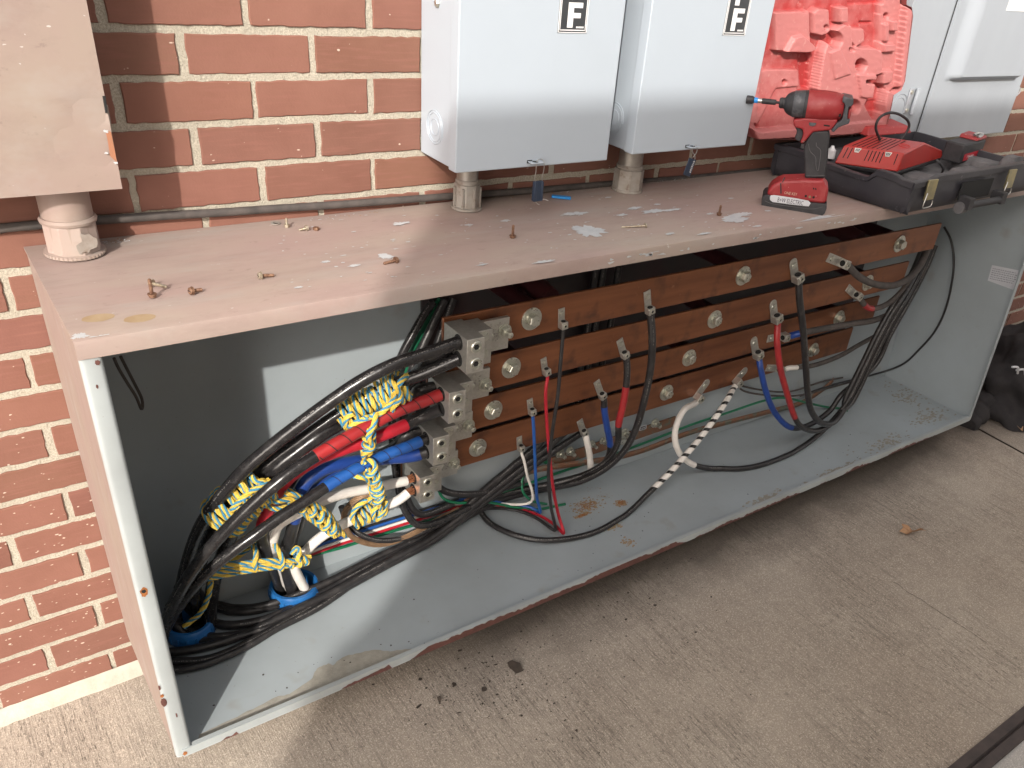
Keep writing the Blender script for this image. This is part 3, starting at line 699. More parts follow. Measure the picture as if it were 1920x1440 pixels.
# ================================================================ UNSEEN VAN SHAPE ADDED TO SHADE THE RIGHT PART (behind the viewer)
van = thing('shade_van', 'tall white van shape, unseen, added opposite the electrical boxes to shade them', 'van', (1, -3.6, GZ))
def shade_van_body():
    yn, yf_ = -2.5, -4.5
    pr = [(-1.75, 1.605), (-1.745, 1.2), (-1.79, .62), (-1.84, .53), (-1.905, .50), (-1.92, .46), (-1.97, .3), (-2.0, -.95), (4.2, -.95), (4.2, 1.605)]  # side profile fitted to the outline of the shade it has to cast
    return MB().prism([(x, yn, z) for x, z in pr], (0, yf_ - yn, 0))
vb = shade_van_body().build('body', 'van_white', van)
for x in (-1.3, 3.2):
    for y in (-2.53, -4.3):
        m_ = MB(); m_.lathe((x, y, GZ + .35), (0, -1, 0), [(0, .2), (.01, .34), (.2, .35), (.21, .2)], 28); m_.build('shade_wheel', 'tyre', van)
m_ = MB(); m_.box((-1.7, -2.498, .1), (-1.0, -2.49, .62)); m_.build('shade_window', 'van_glass', van)
# ================================================================ WALL BOXES
pink = thing('painted_panel_box', 'pinkish painted metal box with rust patch, hung on the wall at the upper left', 'electrical box', (-.35, 0, -.187))
xr = -.139
m_ = MB(); vs = []; fs = []
nxp, nzp = 40, 60
for j in range(nzp + 1):
    for i in range(nxp + 1):
        x = -.75 + (xr + .75) * i / nxp; z = -.190 + .62 * j / nzp
        d = .0015 * noise.noise((x * 9, z * 7, 0))
        for (cx_, cz_, rr_, dp) in ((-.160, -.085, .016, .006), (-.158, -.140, .014, .004), (-.19, -.125, .02, .003)):
            q = ((x - cx_) ** 2 + (z - cz_) ** 2) / rr_ ** 2
            if q < 4: d += dp * math.exp(-q * 1.5)
        vs.append((x, -.120 + d, z))
for j in range(nzp):
    for i in range(nxp):
        a = j * (nxp + 1) + i; fs.append((a, a + 1, a + nxp + 2, a + nxp + 1))
m_.add(vs, fs, 0, True)
m_.hexa([(-.75, -.1195, -.190), (xr, -.1195, -.190), (xr, -.001, -.190), (-.75, -.001, -.190), (-.75, -.1175, .43), (xr, -.1175, .43), (xr, -.001, .43), (-.75, -.001, .43)], 0)
o = []
for px, py in ((198, 245), (208, 247), (214, 262), (219, 285), (221, 305), (214, 300), (206, 292), (203, 270)):
    c = W(px, py, -.1222); o.append((min(c.x, xr - .0008), c.y, c.z))
m_.add(o, [list(range(len(o)))], 1)
for px, py, a in ((198, 246, .004), (199, 287, .003), (217, 305, .0035)):
    c = W(px, py, -.1226); q = irr(c.x, c.z, a, a * .5, 10, .4, px); m_.add([(min(x, xr), -.1228, z) for x, z in q], [list(range(10))], 2)
m_.build('box_front', ['pink_paint', 'rust_orange', 'bare_grey'], pink, angle=60, fix=False)
m_ = MB(); c = W(192, 180, -.122); e = W(199, 212, -.122); m_.hexa([(c.x, -.1215, c.z), (e.x - .001, -.1215, e.z), (e.x, -.1225, e.z), (c.x + .001, -.1225, c.z)] + [(c.x + .0028, -.1215, c.z), (e.x + .0018, -.1215, e.z), (e.x + .0018, -.1225, e.z), (c.x + .0038, -.1225, c.z)]); m_.build('slot', 'hole_black', pink)
m_ = MB(); m_.box((xr - .002, -.116, -.105), (xr + .0025, -.104, -.078)); m_.build('latch', 'pink_paint', pink, bevel=.0005)
def conduit(name, label, px, py, rp_, body_r, fl_r, mats, ztop=-.15, body_h=.042, n=8, group='conduit stubs entering the trough top'):
    c = Z(px, py, ZT); x = W(px, py - 4, -.05).x; y = -.05
    t = thing(name, label, 'conduit', (x, y, ZT), group)
    MB().lathe((x, y, ZT + .0015), (0, 0, 1), [(0, rp_), (ztop - ZT, rp_)], 32).build('pipe', mats[0], t)
    MB().lathe((x, y, ZT + .0015), (0, 0, 1), [(0, fl_r), (.004, fl_r), (.005, body_r * 1.02)], 36).build('base_flange', mats[1], t)
    MB().lathe((x, y, ZT + .0055), (0, 0, 1), [(0, body_r), (body_h, body_r * .99), (body_h + .002, body_r * .94)], n, smooth=False, ph=.2).build('compression_nut', mats[1], t, bevel=.001)
    ring = MB(); ring.lathe((x, y, ZT + .0075 + body_h), (0, 0, 1), [(0, rp_ * 1.10), (.004, rp_ * 1.13), (.008, rp_ * 1.06)], 32)
    ring.build('collar', mats[1] if len(mats) < 3 else mats[2], t)
    return t, x, y
t, x, y = conduit('conduit', 'short galvanised conduit with lobed fitting under the first grey box', 875, 380, .0205, .0255, .0305, ['galvanised', 'dusty_zinc'], -.20)
for k in range(7):
    a = 2 * pi * k / 7 + .3; MB().box((x + cos(a) * .0252 - .0022, y + sin(a) * .0252 - .0022, ZT + .0055), (x + cos(a) * .0252 + .0022, y + sin(a) * .0252 + .0022, ZT + .0435)).build('rib', 'dusty_zinc', t, bevel=.0005)
t, x, y = conduit('conduit', 'larger dusty galvanised conduit with octagonal fitting under the second grey box', 1177, 346, .0265, .0335, .0345, ['galvanised', 'dusty_zinc'], -.19)
t, x, y = conduit('conduit', 'pink painted conduit with serrated locknut under the left panel box', 135, 446, .0345, .0375, .0415, ['pink_paint', 'tan_paint', 'pink_paint'], -.17, n=8)
m_ = MB()
for k in range(44):
    a = 2 * pi * k / 44; m_.box((x + cos(a) * .0412 - .0011, y + sin(a) * .0412 - .0011, ZT + .0015), (x + cos(a) * .0412 + .0011, y + sin(a) * .0412 + .0011, ZT + .0058))
m_.build('serrated_ring', 'pink_paint', t)
m_ = MB(); o = irr(x + .012, ZT + .024, .012, .014, 16, .4, 5); m_.add([(a, y - .0385, b) for a, b in o], [list(range(16))]); m_.build('peeled_patch', 'dusty_zinc', t, fix=False)

def ring(par, x, cy, cz, r, name='knockout_ring'):
    pts = [Vector((x, cy + cos(t * 2 * pi / 48) * r, cz + sin(t * 2 * pi / 48) * r)) for t in range(49)]
    return MB().tube(pts, .0009, 6, caps=False).build(name, 'enclosure_grey', par)
def disconnect(label, xl, xrr, zb, yf_, frontc, hasp_px, lab_px, ko_px, tagkind):
    t = thing('disconnect_box', label, 'electrical box', ((xl + xrr) / 2, 0, zb), 'light grey disconnect boxes on the wall')
    b = MB(); b.box((xl + .012, -.001, zb - .002), (xrr - .008, yf_ + .022, .45)); b.build('box_body', 'enclosure_grey', t, bevel=.002)
    d = MB(); d.box((xl, yf_ + .026, zb), (xrr, yf_, .45)); d = d.build('door', 'enclosure_grey', t, bevel=.0022, seg=3)
    seam = MB(); seam.box((xl + .0035, yf_ + .0262, zb + .002), (xl + .0125, yf_ + .0285, .44)); seam.build('door_gap', 'gap_black', t)
    k = XP(ko_px[0], ko_px[1], xl + .0117)
    for r in (.014, .024, .029): ring(t, xl + .0115, min(k.y, -.034), k.z, r)
    # OFF label
    a = W(lab_px[0], lab_px[2], yf_ - .0004); c = W(lab_px[1], lab_px[2] , yf_ - .0004); wd = c.x - a.x
    lb = MB(); lb.box((a.x, yf_ - .0004, a.z), (c.x, yf_ - .0012, a.z + wd * 3.1)); lb = lb.build('position_label', 'label_black', t)
    fr = MB()
    for (x0_, x1_, z0_, z1_) in ((.0, 1, 0, .02), (0, .03, 0, 3.1), (.97, 1, 0, 3.1), (.05, .95, .055, .08), (.05, .075, .055, 3.1), (.925, .95, .055, 3.1)):
        fr.box((a.x + wd * x0_, yf_ - .0011, a.z + wd * z0_), (a.x + wd * x1_, yf_ - .0015, a.z + wd * z1_))
    fr.build('label_border', 'white_plastic', lb)
    for kf, ch in ((0, 'F'), (1, 'F'), (2, 'O')):
        zz = a.z + wd * (.13 + .70 * kf); fx = a.x + wd * .30; f = MB()
        if ch == 'F':
            f.box((fx, yf_ - .0011, zz), (fx + wd * .19, yf_ - .0016, zz + wd * .62)); f.box((fx + wd * .191, yf_ - .0011, zz + wd * .49), (fx + wd * .49, yf_ - .0016, zz + wd * .62)); f.box((fx + wd * .191, yf_ - .0011, zz + wd * .24), (fx + wd * .44, yf_ - .0016, zz + wd * .365))
        else: f.lathe((fx + wd * .25, yf_ - .0011, zz + wd * .31), (0, -1, 0), [(0, wd * .18), (0, wd * .31), (.0005, wd * .31), (.0005, wd * .18)], 24)
        f.build('letter', 'white_plastic', lb)
    f = MB()
    for kk in range(6): f.box((a.x + wd * (.62 + .045 * kk), yf_ - .0011, a.z + wd * .12), (a.x + wd * (.65 + .045 * kk), yf_ - .0016, a.z + wd * .165))
    f.build('small_print', 'white_plastic', lb)
    # hasp at the bottom edge
    h = W(hasp_px[0], hasp_px[1], yf_ - .004)
    hp = MB(); hp.box((h.x - .014, yf_ + .002, h.z - .0012), (h.x + .014, yf_ - .016, h.z + .0008)); hp = hp.build('hasp', 'enclosure_grey', t, bevel=.0008)
    MB().lathe((h.x - .002, yf_ - .008, h.z + .0009), (0, 0, 1), [(0, .0055), (.0002, .0055)], 18).build('hasp_hole', 'hole_black', hp)
    MB().box((h.x - .0155, yf_ - .0004, h.z - .003), (h.x - .004, yf_ - .001, h.z + .0025)).build('slot', 'hole_black', hp)
    return t, h
xa = W(853, 325, -.15).x; xb = W(1137, 300, -.15).x
d1, h1 = disconnect('nearer light grey disconnect box with a screw on its left side', xa, xb, -.199, -.152, None, (1003, 303), (1045, 1099, 61), (815, 238), 0)
xa2 = W(1183, 293, -.15).x; xb2 = W(1397, 270, -.15).x
d2, h2 = disconnect('farther light grey disconnect box, touching the red tool case lid', xa2, xb2, -.192, -.152, None, (1297, 274), (1354, 1396, 66), (1152, 220), 1)
c = XP(821, 6, xa + .012); MB().lathe((xa + .0115, c.y, c.z), (-1, 0, 0), [(0, .0075), (.002, .007), (.0045, .0045)], 6, smooth=False).build('screw', 'zinc', d1)
c = W(1172, 3, -.075)
m_ = MB(); m_.lathe((xb - .0085, c.y, c.z + .006), (1, 0, 0), [(0, .030), (.016, .030), (.018, .026)], 28); hd = m_.build('switch_hub', 'tool_black', d1)
for dz in (-.010, .006): MB().lathe((xb + .0075, c.y - .010, c.z + dz), (1, 0, 0), [(0, .004), (.002, .0035)], 12).build('hub_screw', 'steel', hd)
m_ = MB(); m_.box((xa2 + .03, -.1515, -.15), (xa2 + .04, -.1512, -.14))
# padlock seals
def arc(c, r, a0, a1, n=16, ux=Vector((1, 0, 0)), uz=Vector((0, 0, 1))):
    return [c + ux * (cos(a0 + (a1 - a0) * k / n) * r) + uz * (sin(a0 + (a1 - a0) * k / n) * r) for k in range(n + 1)]
sl = thing('padlock_seal', 'black plastic seal tag hanging by a wire loop from the nearer grey box', 'seal tag', (h1.x + .004, -.163, h1.z - .05))
x, y, z = h1.x, -.163, h1.z
MB().tube(smooth_path([(x - .001, y, z - .034), (x - .003, y, z - .026), (x - .001, y, z - .018), (x - .001, y, z), (x + .002, y - .001, z + .006), (x + .013, y, z + .004), (x + .017, y, z - .006), (x + .016, y, z - .020), (x + .014, y, z - .027), (x + .015, y, z - .034)], .002), .0008, 8).build('wire_loop', 'steel', sl)
m_ = MB(); m_.box((x - .003, y - .003, z - .072), (x + .0165, y + .003, z - .034)); m_.box((x - .0035, y - .0045, z - .071), (x + .002, y + .0045, z - .035)); m_.box((x + .012, y - .0045, z - .071), (x + .0168, y + .0045, z - .035)); m_.build('seal_body', 'tag_navy', sl, bevel=.0012)
m_ = MB(); m_.tube(smooth_path([(x + .001, y, z - .070), (x + .006, y - .002, z - .076), (x + .010, y - .004, z - .078)], .002), .0007, 6); m_.tube(smooth_path([(x + .015, y, z - .0695), (x + .024, y, z - .070), (x + .030, y - .004, z - .072)], .002), .0006, 6); m_.build('wire_tail', 'steel', sl)
a = Z(1034, 371, ZT); b = Z(1070, 375, ZT); d = (b - a).normalized(); p = Vector((-d.y, d.x, 0))
m_ = MB(); m_.hexa([a - p * .005 + Vector((0, 0, .0012)), b - p * .005 + Vector((0, 0, .0012)), b + p * .008 + Vector((0, 0, .0012)), a + p * .008 + Vector((0, 0, .0012)), a - p * .005 + Vector((0, 0, .0055)), b - p * .005 + Vector((0, 0, .0055)), b + p * .008 + Vector((0, 0, .0055)), a + p * .008 + Vector((0, 0, .0055))])
tag(m_.build('blue_tag', 'tag_blue', None, bevel=.0012), 'small bright blue plastic tag lying on the tan top', 'tag')
sl = thing('padlock_seal', 'numbered navy plastic seal tag hanging from the farther grey box', 'seal tag', (h2.x, -.163, h2.z - .05))
x, y, z = h2.x, -.162, h2.z
MB().tube(smooth_path([(x + .002, y, z - .022), (x + .010, y, z - .015), (x + .012, y, z - .006), (x + .006, y, z + .004), (x - .002, y, z), (x - .001, y, z - .010), (x + .008, y, z - .018), (x + .010, y, z - .026)], .002), .0009, 8).build('wire_loop', 'steel', sl)
o_ = Vector((x + .002, y, z - .022)); uu = Vector((-.28, 0, -.96)); vv = Vector((.96, 0, -.28))
m_ = MB(); m_.hexa([o_ - vv * .009 + uu * .002 + Vector((0, -.001, 0)), o_ + vv * .013 + uu * .002 + Vector((0, -.001, 0)), o_ + vv * .013 + uu * .038 + Vector((0, -.001, 0)), o_ - vv * .009 + uu * .038 + Vector((0, -.001, 0)), o_ - vv * .009 + uu * .002 + Vector((0, .001, 0)), o_ + vv * .013 + uu * .002 + Vector((0, .001, 0)), o_ + vv * .013 + uu * .038 + Vector((0, .001, 0)), o_ - vv * .009 + uu * .038 + Vector((0, .001, 0))])
sb_ = m_.build('seal_body', 'tag_navy', sl, bevel=.0008)
text_mesh('0106769', .0072, o_ + vv * .0045 + uu * .005 + Vector((0, -.0012, 0)), uu, vv, 'seal_number', 'white_plastic', sb_)
text_mesh('SEAL INTACT', .0036, o_ - vv * .007 + uu * .007 + Vector((0, -.0012, 0)), uu, vv, 'seal_text', 'white_plastic', sb_) if False else None

# meter cabinet on the right
YC = -.05
c0 = W(1713, 262, YC); c1 = W(1877, 247, YC); xf0 = W(1640, 262, YC).x
cab = thing('meter_cabinet', 'blue grey metal cabinet with hinged embossed door, on the wall at the upper right', 'cabinet', (c0.x, 0, c0.z))
m_ = MB(); m_.box((xf0, -.001, c0.z + .004), (c1.x - .004, YC + .001, .45)); m_.build('cabinet_body', 'cabinet_grey', cab, bevel=.002)
# door with a soft raised field
dx0, dx1, dz0, dz1 = c0.x + .002, c1.x, c0.z, .45
e0 = W(1783, 150, YC); e1 = W(1893, 143, YC)
m_ = MB(); vs = []; fs = []; nx, nz = 90, 110
def sm(t): t = max(0, min(1, t)); return t * t * (3 - 2 * t)
for j in range(nz + 1):
    for i in range(nx + 1):
        x = dx0 + (dx1 - dx0) * i / nx; z = dz0 + (dz1 - dz0) * j / nz
        h = sm((x - (e0.x - .055)) / .055) * sm((e1.x + .035 - x) / .035) * sm((z - e0.z) / .012)
        vs.append((x, YC - .007 - .026 * h, z))
for j in range(nz):
    for i in range(nx):
        a = j * (nx + 1) + i; fs.append((a, a + 1, a + nx + 2, a + nx + 1))
m_.add(vs, fs, 0, True)
m_.box((dx0, YC - .0068, dz0), (dx1, YC - .0005, dz1)); dr = m_.build('door', 'cabinet_grey', cab, angle=50, fix=False)
m_ = MB(); m_.box((dx0 - .004, YC - .0012, dz0 + .002), (dx0 - .0003, YC - .0005, .44)); m_.build('door_gap', 'gap_black', cab)
hg = W(1717, 190, YC - .008)
m_ = MB(); m_.box((hg.x - .032, YC - .0035, hg.z - .032), (hg.x - .012, YC, hg.z + .032)); m_ = m_.build('hinge', 'hinge_grey', cab, bevel=.001)
m2 = MB(); m2.cyl((hg.x - .006, YC - .010, hg.z - .034), (hg.x - .006, YC - .010, hg.z + .034), .006, 14)
m2.box((hg.x - .0005, YC - .0135, hg.z - .030), (hg.x + .010, YC - .0072, hg.z + .03)); m2.build('hinge_knuckle', 'cabinet_grey', m_, bevel=.0008)
for dz in (-.023, .023): MB().lathe((hg.x - .024, YC - .0036, hg.z + dz), (0, -1, 0), [(0, .0062), (.003, .005)], 12).build('hinge_screw', 'zinc', m_)
k = W(1683, 205, YC)
for r in (.030, .040):
    pts = [Vector((k.x + cos(t * 2 * pi / 48) * r, YC, k.z + sin(t * 2 * pi / 48) * r)) for t in range(49)]
    MB().tube(pts, .001, 6, caps=False).build('knockout_ring', 'cabinet_grey', cab)
lt = W(1906, 172, YC); m_ = MB(); m_.box((dx1 - .001, YC - .004, lt.z - .012), (dx1 + .012, YC + .004, lt.z + .014)); m_.tube(smooth_path([(dx1 + .010, YC - .002, lt.z + .012), (dx1 + .020, YC - .004, lt.z), (dx1 + .009, YC - .002, lt.z - .011)], .003), .0018, 8); m_.build('latch', 'hinge_grey', cab, bevel=.0006)
a = W(1886, 20, YC - .034); m_ = MB(); m_.box((a.x, YC - .0336, a.z), (a.x + .13, YC - .0342, a.z + .12)); m_.build('reflection_patch', 'white_plastic', dr)  # white patch painting a bright reflection on the door

# ================================================================ CABLES
def P3(q):
    if len(q) == 3: return W(*q)
    return q[3]() if callable(q[3]) else Fz(q[0], q[1], q[3])
def F(px, py, z=-1.108): return (px, py, None, z)                  # on / near the trough floor
def cable(label, pts, r, mat, bands=(), name='cable', group=None, seams=(), ends=None, step=.006, cat='cable'):
    """bands: (x-pixel-free) fractions of length (t0,t1,material,name); seams: helical lines (t0,t1,pitch,width,material,name)"""
    C_ = [q if isinstance(q, Vector) else P3(q) for q in pts]
    for c in C_:
        if X0 < c.x < XR and c.z < ZT - .004 and -.36 < c.y and c.z > ZB + .01: c.y = min(c.y, -.0045 - r)
    for k, q in enumerate(pts):
        if not isinstance(q, Vector) and C_[k].z < ZB + .0036 + r * 1.06:
            C_[k] = Z(q[0], q[1], ZB + .0036 + r * 1.06); C_[k].y = min(C_[k].y, -.005 - r)
    path = smooth_path(C_, step)
    for k, q in enumerate(path):
        if k > 2 and q.z < ZB + .0036 + r * 1.06 and -.34 < q.y and not (name == 'feeder_cable') and q.z > ZB - .05: q.z = ZB + .0036 + r * 1.06
    mb_ = MB().tube(path, r, 14 if r > .006 else 10)
    n = len(path)
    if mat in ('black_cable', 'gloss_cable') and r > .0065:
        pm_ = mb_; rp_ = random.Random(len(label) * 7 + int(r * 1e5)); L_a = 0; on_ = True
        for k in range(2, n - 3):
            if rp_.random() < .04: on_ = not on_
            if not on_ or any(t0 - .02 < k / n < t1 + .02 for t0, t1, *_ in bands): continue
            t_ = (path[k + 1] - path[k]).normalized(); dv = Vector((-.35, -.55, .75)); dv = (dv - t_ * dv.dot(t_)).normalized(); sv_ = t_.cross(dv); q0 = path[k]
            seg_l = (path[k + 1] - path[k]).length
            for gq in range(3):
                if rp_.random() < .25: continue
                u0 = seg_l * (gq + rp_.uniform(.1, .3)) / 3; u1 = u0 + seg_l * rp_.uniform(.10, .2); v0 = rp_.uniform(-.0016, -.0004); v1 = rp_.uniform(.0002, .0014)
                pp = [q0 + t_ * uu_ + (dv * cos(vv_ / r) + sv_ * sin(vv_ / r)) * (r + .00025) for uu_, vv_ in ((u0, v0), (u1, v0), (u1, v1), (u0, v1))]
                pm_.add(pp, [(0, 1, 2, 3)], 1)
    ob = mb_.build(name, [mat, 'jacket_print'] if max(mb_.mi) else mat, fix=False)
    tag(ob, label, cat, group)
    for (t0, t1, bm_, bn) in bands:
        seg = path[int(t0 * (n - 1)):int(t1 * (n - 1)) + 1]
        rr = [r * 1.055 + .0002 * sin(k * 1.3) for k in range(len(seg))]
        MB().tube(seg, rr, 14 if r > .006 else 10).build(bn, bm_, ob)
    for (t0, t1, pitch, wdt, bm_, bn) in seams:
        seg = path[int(t0 * (n - 1)):int(t1 * (n - 1)) + 1]
        fine = []
        for i in range(len(seg) - 1):
            for k in range(4): fine.append(seg[i].lerp(seg[i + 1], k / 4))
        fr = frames(fine); s_ = 0; vs = []; fs = []
        m_ = MB(); L = []
        acc = [0]
        for i in range(1, len(fine)): acc.append(acc[-1] + (fine[i] - fine[i - 1]).length)
        if r and len(fr) > 3:
            nh = max(4, int(acc[-1] / pitch * 18)); q = 0
            def at(sv):
                sv = max(0, min(acc[-1] - 1e-6, sv)); lo = 0; hi = len(acc) - 1
                while hi - lo > 1:
                    md = (lo + hi) // 2
                    if acc[md] <= sv: lo = md
                    else: hi = md
                f = (sv - acc[lo]) / max(1e-9, acc[hi] - acc[lo])
                return fr[lo][0].lerp(fr[hi][0], f), fr[lo][1].lerp(fr[hi][1], f).normalized(), fr[lo][2].lerp(fr[hi][2], f).normalized()
            R_ = r * 1.055 + .0006
            for k in range(nh + 1):
                sv = acc[-1] * k / nh; th = sv / pitch * 2 * pi
                for e in (-.5, .5):
                    p_, u, v = at(sv + e * wdt); vs.append(p_ + (u * cos(th) + v * sin(th)) * R_)
            for k in range(nh): fs.append((2 * k, 2 * k + 1, 2 * k + 3, 2 * k + 2))
            m_.add(vs, fs, 0, True); m_.build(bn, bm_, ob, fix=False)
    return ob, path
def frac(pts, i, r=None):
    """fraction of the path length at control point i"""
    C_ = [q if isinstance(q, Vector) else P3(q) for q in pts]; d = [(C_[k + 1] - C_[k]).length for k in range(len(C_) - 1)]
    return sum(d[:i]) / sum(d)
def hole(i, k, rear=False):
    y0 = BY[i] - .009; yf = y0 - .082; z1 = BZ[i] + .0345
    return Vector((.322, yf + (.030 if not rear else .060), z1 - (.0165 if k == 0 else .0495)))
CA = Vector((.062, -.060, ZB + .01)); CB = Vector((-.158, -.060, ZB + .01))   # conduit centres
GF = 'heavy feeder cables rising from the floor conduits to the busbars'
def hp(i, k, dx=0, rear=False): return hole(i, k, rear) - Vector((dx, 0, 0))
# feeders -----------------------------------------------------------
p = [hp(0, 0, -.004), (800, 663, -.290), (740, 683, -.285), (680, 713, -.275), (620, 753, -.262), (560, 797, -.248), (510, 836, -.236), (460, 879, -.222), (415, 930, -.20), (377, 985, -.17), (354, 1045, -.14), (338, 1110, -.118), CB + Vector((-.02, .01, .05)), CB + Vector((-.02, .01, -.02))]
cable('outermost black feeder arching along the top of the bundle to the topmost block', p, .0118, 'gloss_cable', name='feeder_cable', group=GF)
p = [hp(0, 1, -.004), (800, 698, -.265), (740, 720, -.235), (680, 750, -.215), (620, 786, -.205), (560, 829, -.195), (510, 866, -.185), (470, 902, -.175), (430, 947, -.155), (398, 1000, -.14), (375, 1060, -.12), (365, 1115, -.10), CB + Vector((.02, .02, .0)), CB + Vector((.02, .02, -.03))]
cable('second black feeder, entering the lower hole of the topmost block through the rope wrap', p, .0118, 'gloss_cable', name='feeder_cable', group=GF)
p = [hp(0, 1, -.004, True), hp(0, 1, .03, True), (770, 712, -.20), (700, 755, -.185), (650, 787, -.195), (605, 812, -.205), (560, 845, -.20), (515, 880, -.19), (475, 925, -.17), (445, 975, -.15), (420, 1035, -.125), (400, 1095, -.10), CB + Vector((.035, -.01, 0)), CB + Vector((.035, -.01, -.03))]
cable('thick black feeder with a bright glossy streak just above the red taped cables', p, .0135, 'gloss_cable', name='feeder_cable', group=GF)
p = [hp(1, 0, -.004), (800, 750, -.235), (740, 773, -.240), (690, 799, -.245), (640, 827, -.255), (592, 855, -.26), (545, 886, -.265), (500, 922, -.262), (450, 968, -.252), (400, 1020, -.238), (360, 1072, -.222), (330, 1122, -.20), (312, 1165, -.17), (303, 1205, -.14)]
f5 = frac(p, 5)
cable('black feeder taped red with dark spiral seams toward the second block', p, .0112, 'gloss_cable', [(.012, f5, 'red_tape', 'red_tape')], 'feeder_cable', GF, [(.02, f5, .030, .0022, 'seam_black', 'tape_seam')])
p = [hp(1, 1, -.004), (790, 783, -.20), (760, 797, -.20), (725, 812, -.21), (690, 826, -.215), (645, 841, -.215), (603, 856, -.212), (568, 876, -.20), (535, 902, -.185), (508, 945, -.165), (491, 992, -.14), (496, 1030, -.12), CA + Vector((-.028, .01, .03)), CA + Vector((-.028, .01, -.03))]
cable('black feeder with a bright plain red tape sleeve, dropping into the nearer blue ringed conduit', p, .0118, 'black_cable', [(frac(p, 2), frac(p, 10) * .985, 'red_wire', 'red_tape')], 'feeder_cable', GF)
p = [hp(1, 0, -.004, True), hp(1, 0, .03, True), (760, 757, -.14), (700, 790, -.14), (650, 822, -.15), (600, 850, -.16), (560, 880, -.16), (540, 910, -.14)]
cable('black feeder hidden behind the red striped cable at the second block', p, .0112, 'black_cable', (), 'feeder_cable', GF)
p = [hp(2, 0, -.004), (768, 836, -.182), (735, 848, -.19), (700, 863, -.198), (665, 881, -.206), (630, 901, -.214), (605, 917, -.22), (567, 943, -.228), (530, 966, -.233), (480, 1002, -.234), (430, 1038, -.226), (380, 1082, -.21), (342, 1126, -.188), (318, 1163, -.165), (303, 1196, -.14)]
cable('black feeder taped light blue with dark spiral seams toward the third block', p, .0108, 'gloss_cable', [(.03, frac(p, 6), 'blue_wire', 'blue_tape')], 'feeder_cable', GF, [(.05, frac(p, 6), .028, .0014, 'seam_black', 'tape_seam')])
p = [hp(2, 1, -.004), (775, 855, -.165), (740, 858, -.158), (700, 862, -.155), (650, 868, -.158), (605, 880, -.162), (575, 903, -.162), (558, 935, -.156), (552, 975, -.14), (543, 1010, -.12), (533, 1045, -.10), CA + Vector((-.006, -.005, 0)), CA + Vector((-.006, -.005, -.03))]
cable('black feeder with a broad dark blue tape sleeve, lower hole of third block', p, .0122, 'black_cable', [(.02, frac(p, 8), 'blue_tape', 'blue_tape')], 'feeder_cable', GF)
p = [hp(2, 0, -.004, True), hp(2, 0, .03, True), (740, 838, -.13), (700, 858, -.13), (650, 882, -.14), (610, 905, -.14), (585, 925, -.14), (570, 950, -.13), (560, 985, -.11), (548, 1020, -.09), CA + Vector((.008, .02, 0)), CA + Vector((.008, .02, -.03))]
cable('rear black and blue feeder passing behind the broad blue sleeve', p, .0112, 'black_cable', [(frac(p, 3), frac(p, 7), 'blue_tape', 'blue_tape')], 'feeder_cable', GF)
h_ = hole(3, 0)
p = [h_ + Vector((-.016, 0, -.003)), (745, 905, -.12), (700, 915, -.125), (660, 922, -.13), (620, 933, -.14), (590, 946, -.15), (560, 961, -.155), (527, 980, -.155), (515, 1000, -.135), (512, 1040, -.10), CA + Vector((-.015, .02, 0)), CA + Vector((-.015, .02, -.03))]
o1, _ = cable('upper white feeder with bare copper strands showing at the lowest block', p, .0105, 'white_tape', (), 'feeder_cable', GF)
p2 = [hole(3, 1) + Vector((-.012, 0, -.003)), (745, 939, -.12), (700, 957, -.12), (660, 975, -.122), (625, 992, -.122), (595, 1012, -.117), (570, 1037, -.11), (552, 1062, -.10), CA + Vector((.022, -.018, .0)), CA + Vector((.022, -.018, -.03))]
o2, _ = cable('lower white feeder curving down into the nearer blue ringed conduit', p2, .0105, 'white_tape', (), 'feeder_cable', GF)
for ob_, hh in ((o1, hole(3, 0)), (o2, hole(3, 1))):
    st = MB(); rr = random.Random(2)
    for k in range(22):
        a = 2 * pi * k / 22; q = .0075 if k % 2 else .0045
        s0 = hh + Vector((-.016, cos(a) * q, sin(a) * q - .003)); s1 = hh + Vector((.001, cos(a) * q * 1.1 + rr.uniform(-.001, .001), sin(a) * q * 1.1))
        st.tube([s0, s0.lerp(s1, .5) + Vector((0, rr.uniform(-1, 1) * .0015, rr.uniform(-1, 1) * .0015)), s1], .0009, 5)
    st.build('bare_strands', 'copper_bright', ob_)
# conduit bushings in the floor
for cc, rad, lb_ in ((CA, .053, 'bright blue plastic bushing ringing the floor conduit nearer the blocks'), (CB, .053, 'shaded blue plastic bushing around the floor conduit in the left corner')):
    t = thing('conduit_bushing', lb_, 'bushing', (cc.x, cc.y, ZB + .0032), 'blue conduit bushings in the trough floor')
    rad = rad if cc is CA else .047
    MB().lathe((cc.x, cc.y, ZB + .0034), (0, 0, 1), [(0, rad - .003), (.0, rad), (.028, rad), (.034, rad - .003), (.034, rad - .009), (.027, rad - .012), (.0004, rad - .012)], 48).build('ring', 'bushing_blue', t)
    MB().lathe((cc.x, cc.y, ZB + .0036), (0, 0, 1), [(0, rad - .0125), (.0002, rad - .0125)], 40).build('bore', 'hole_black', t)
    for k in range(16):
        a = 2 * pi * k / 16; MB().box((cc.x + cos(a) * rad - .002, cc.y + sin(a) * rad - .002, ZB + .006), (cc.x + cos(a) * rad + .002, cc.y + sin(a) * rad + .002, ZB + .026)).build('rib', 'bushing_blue', t, bevel=.0008)
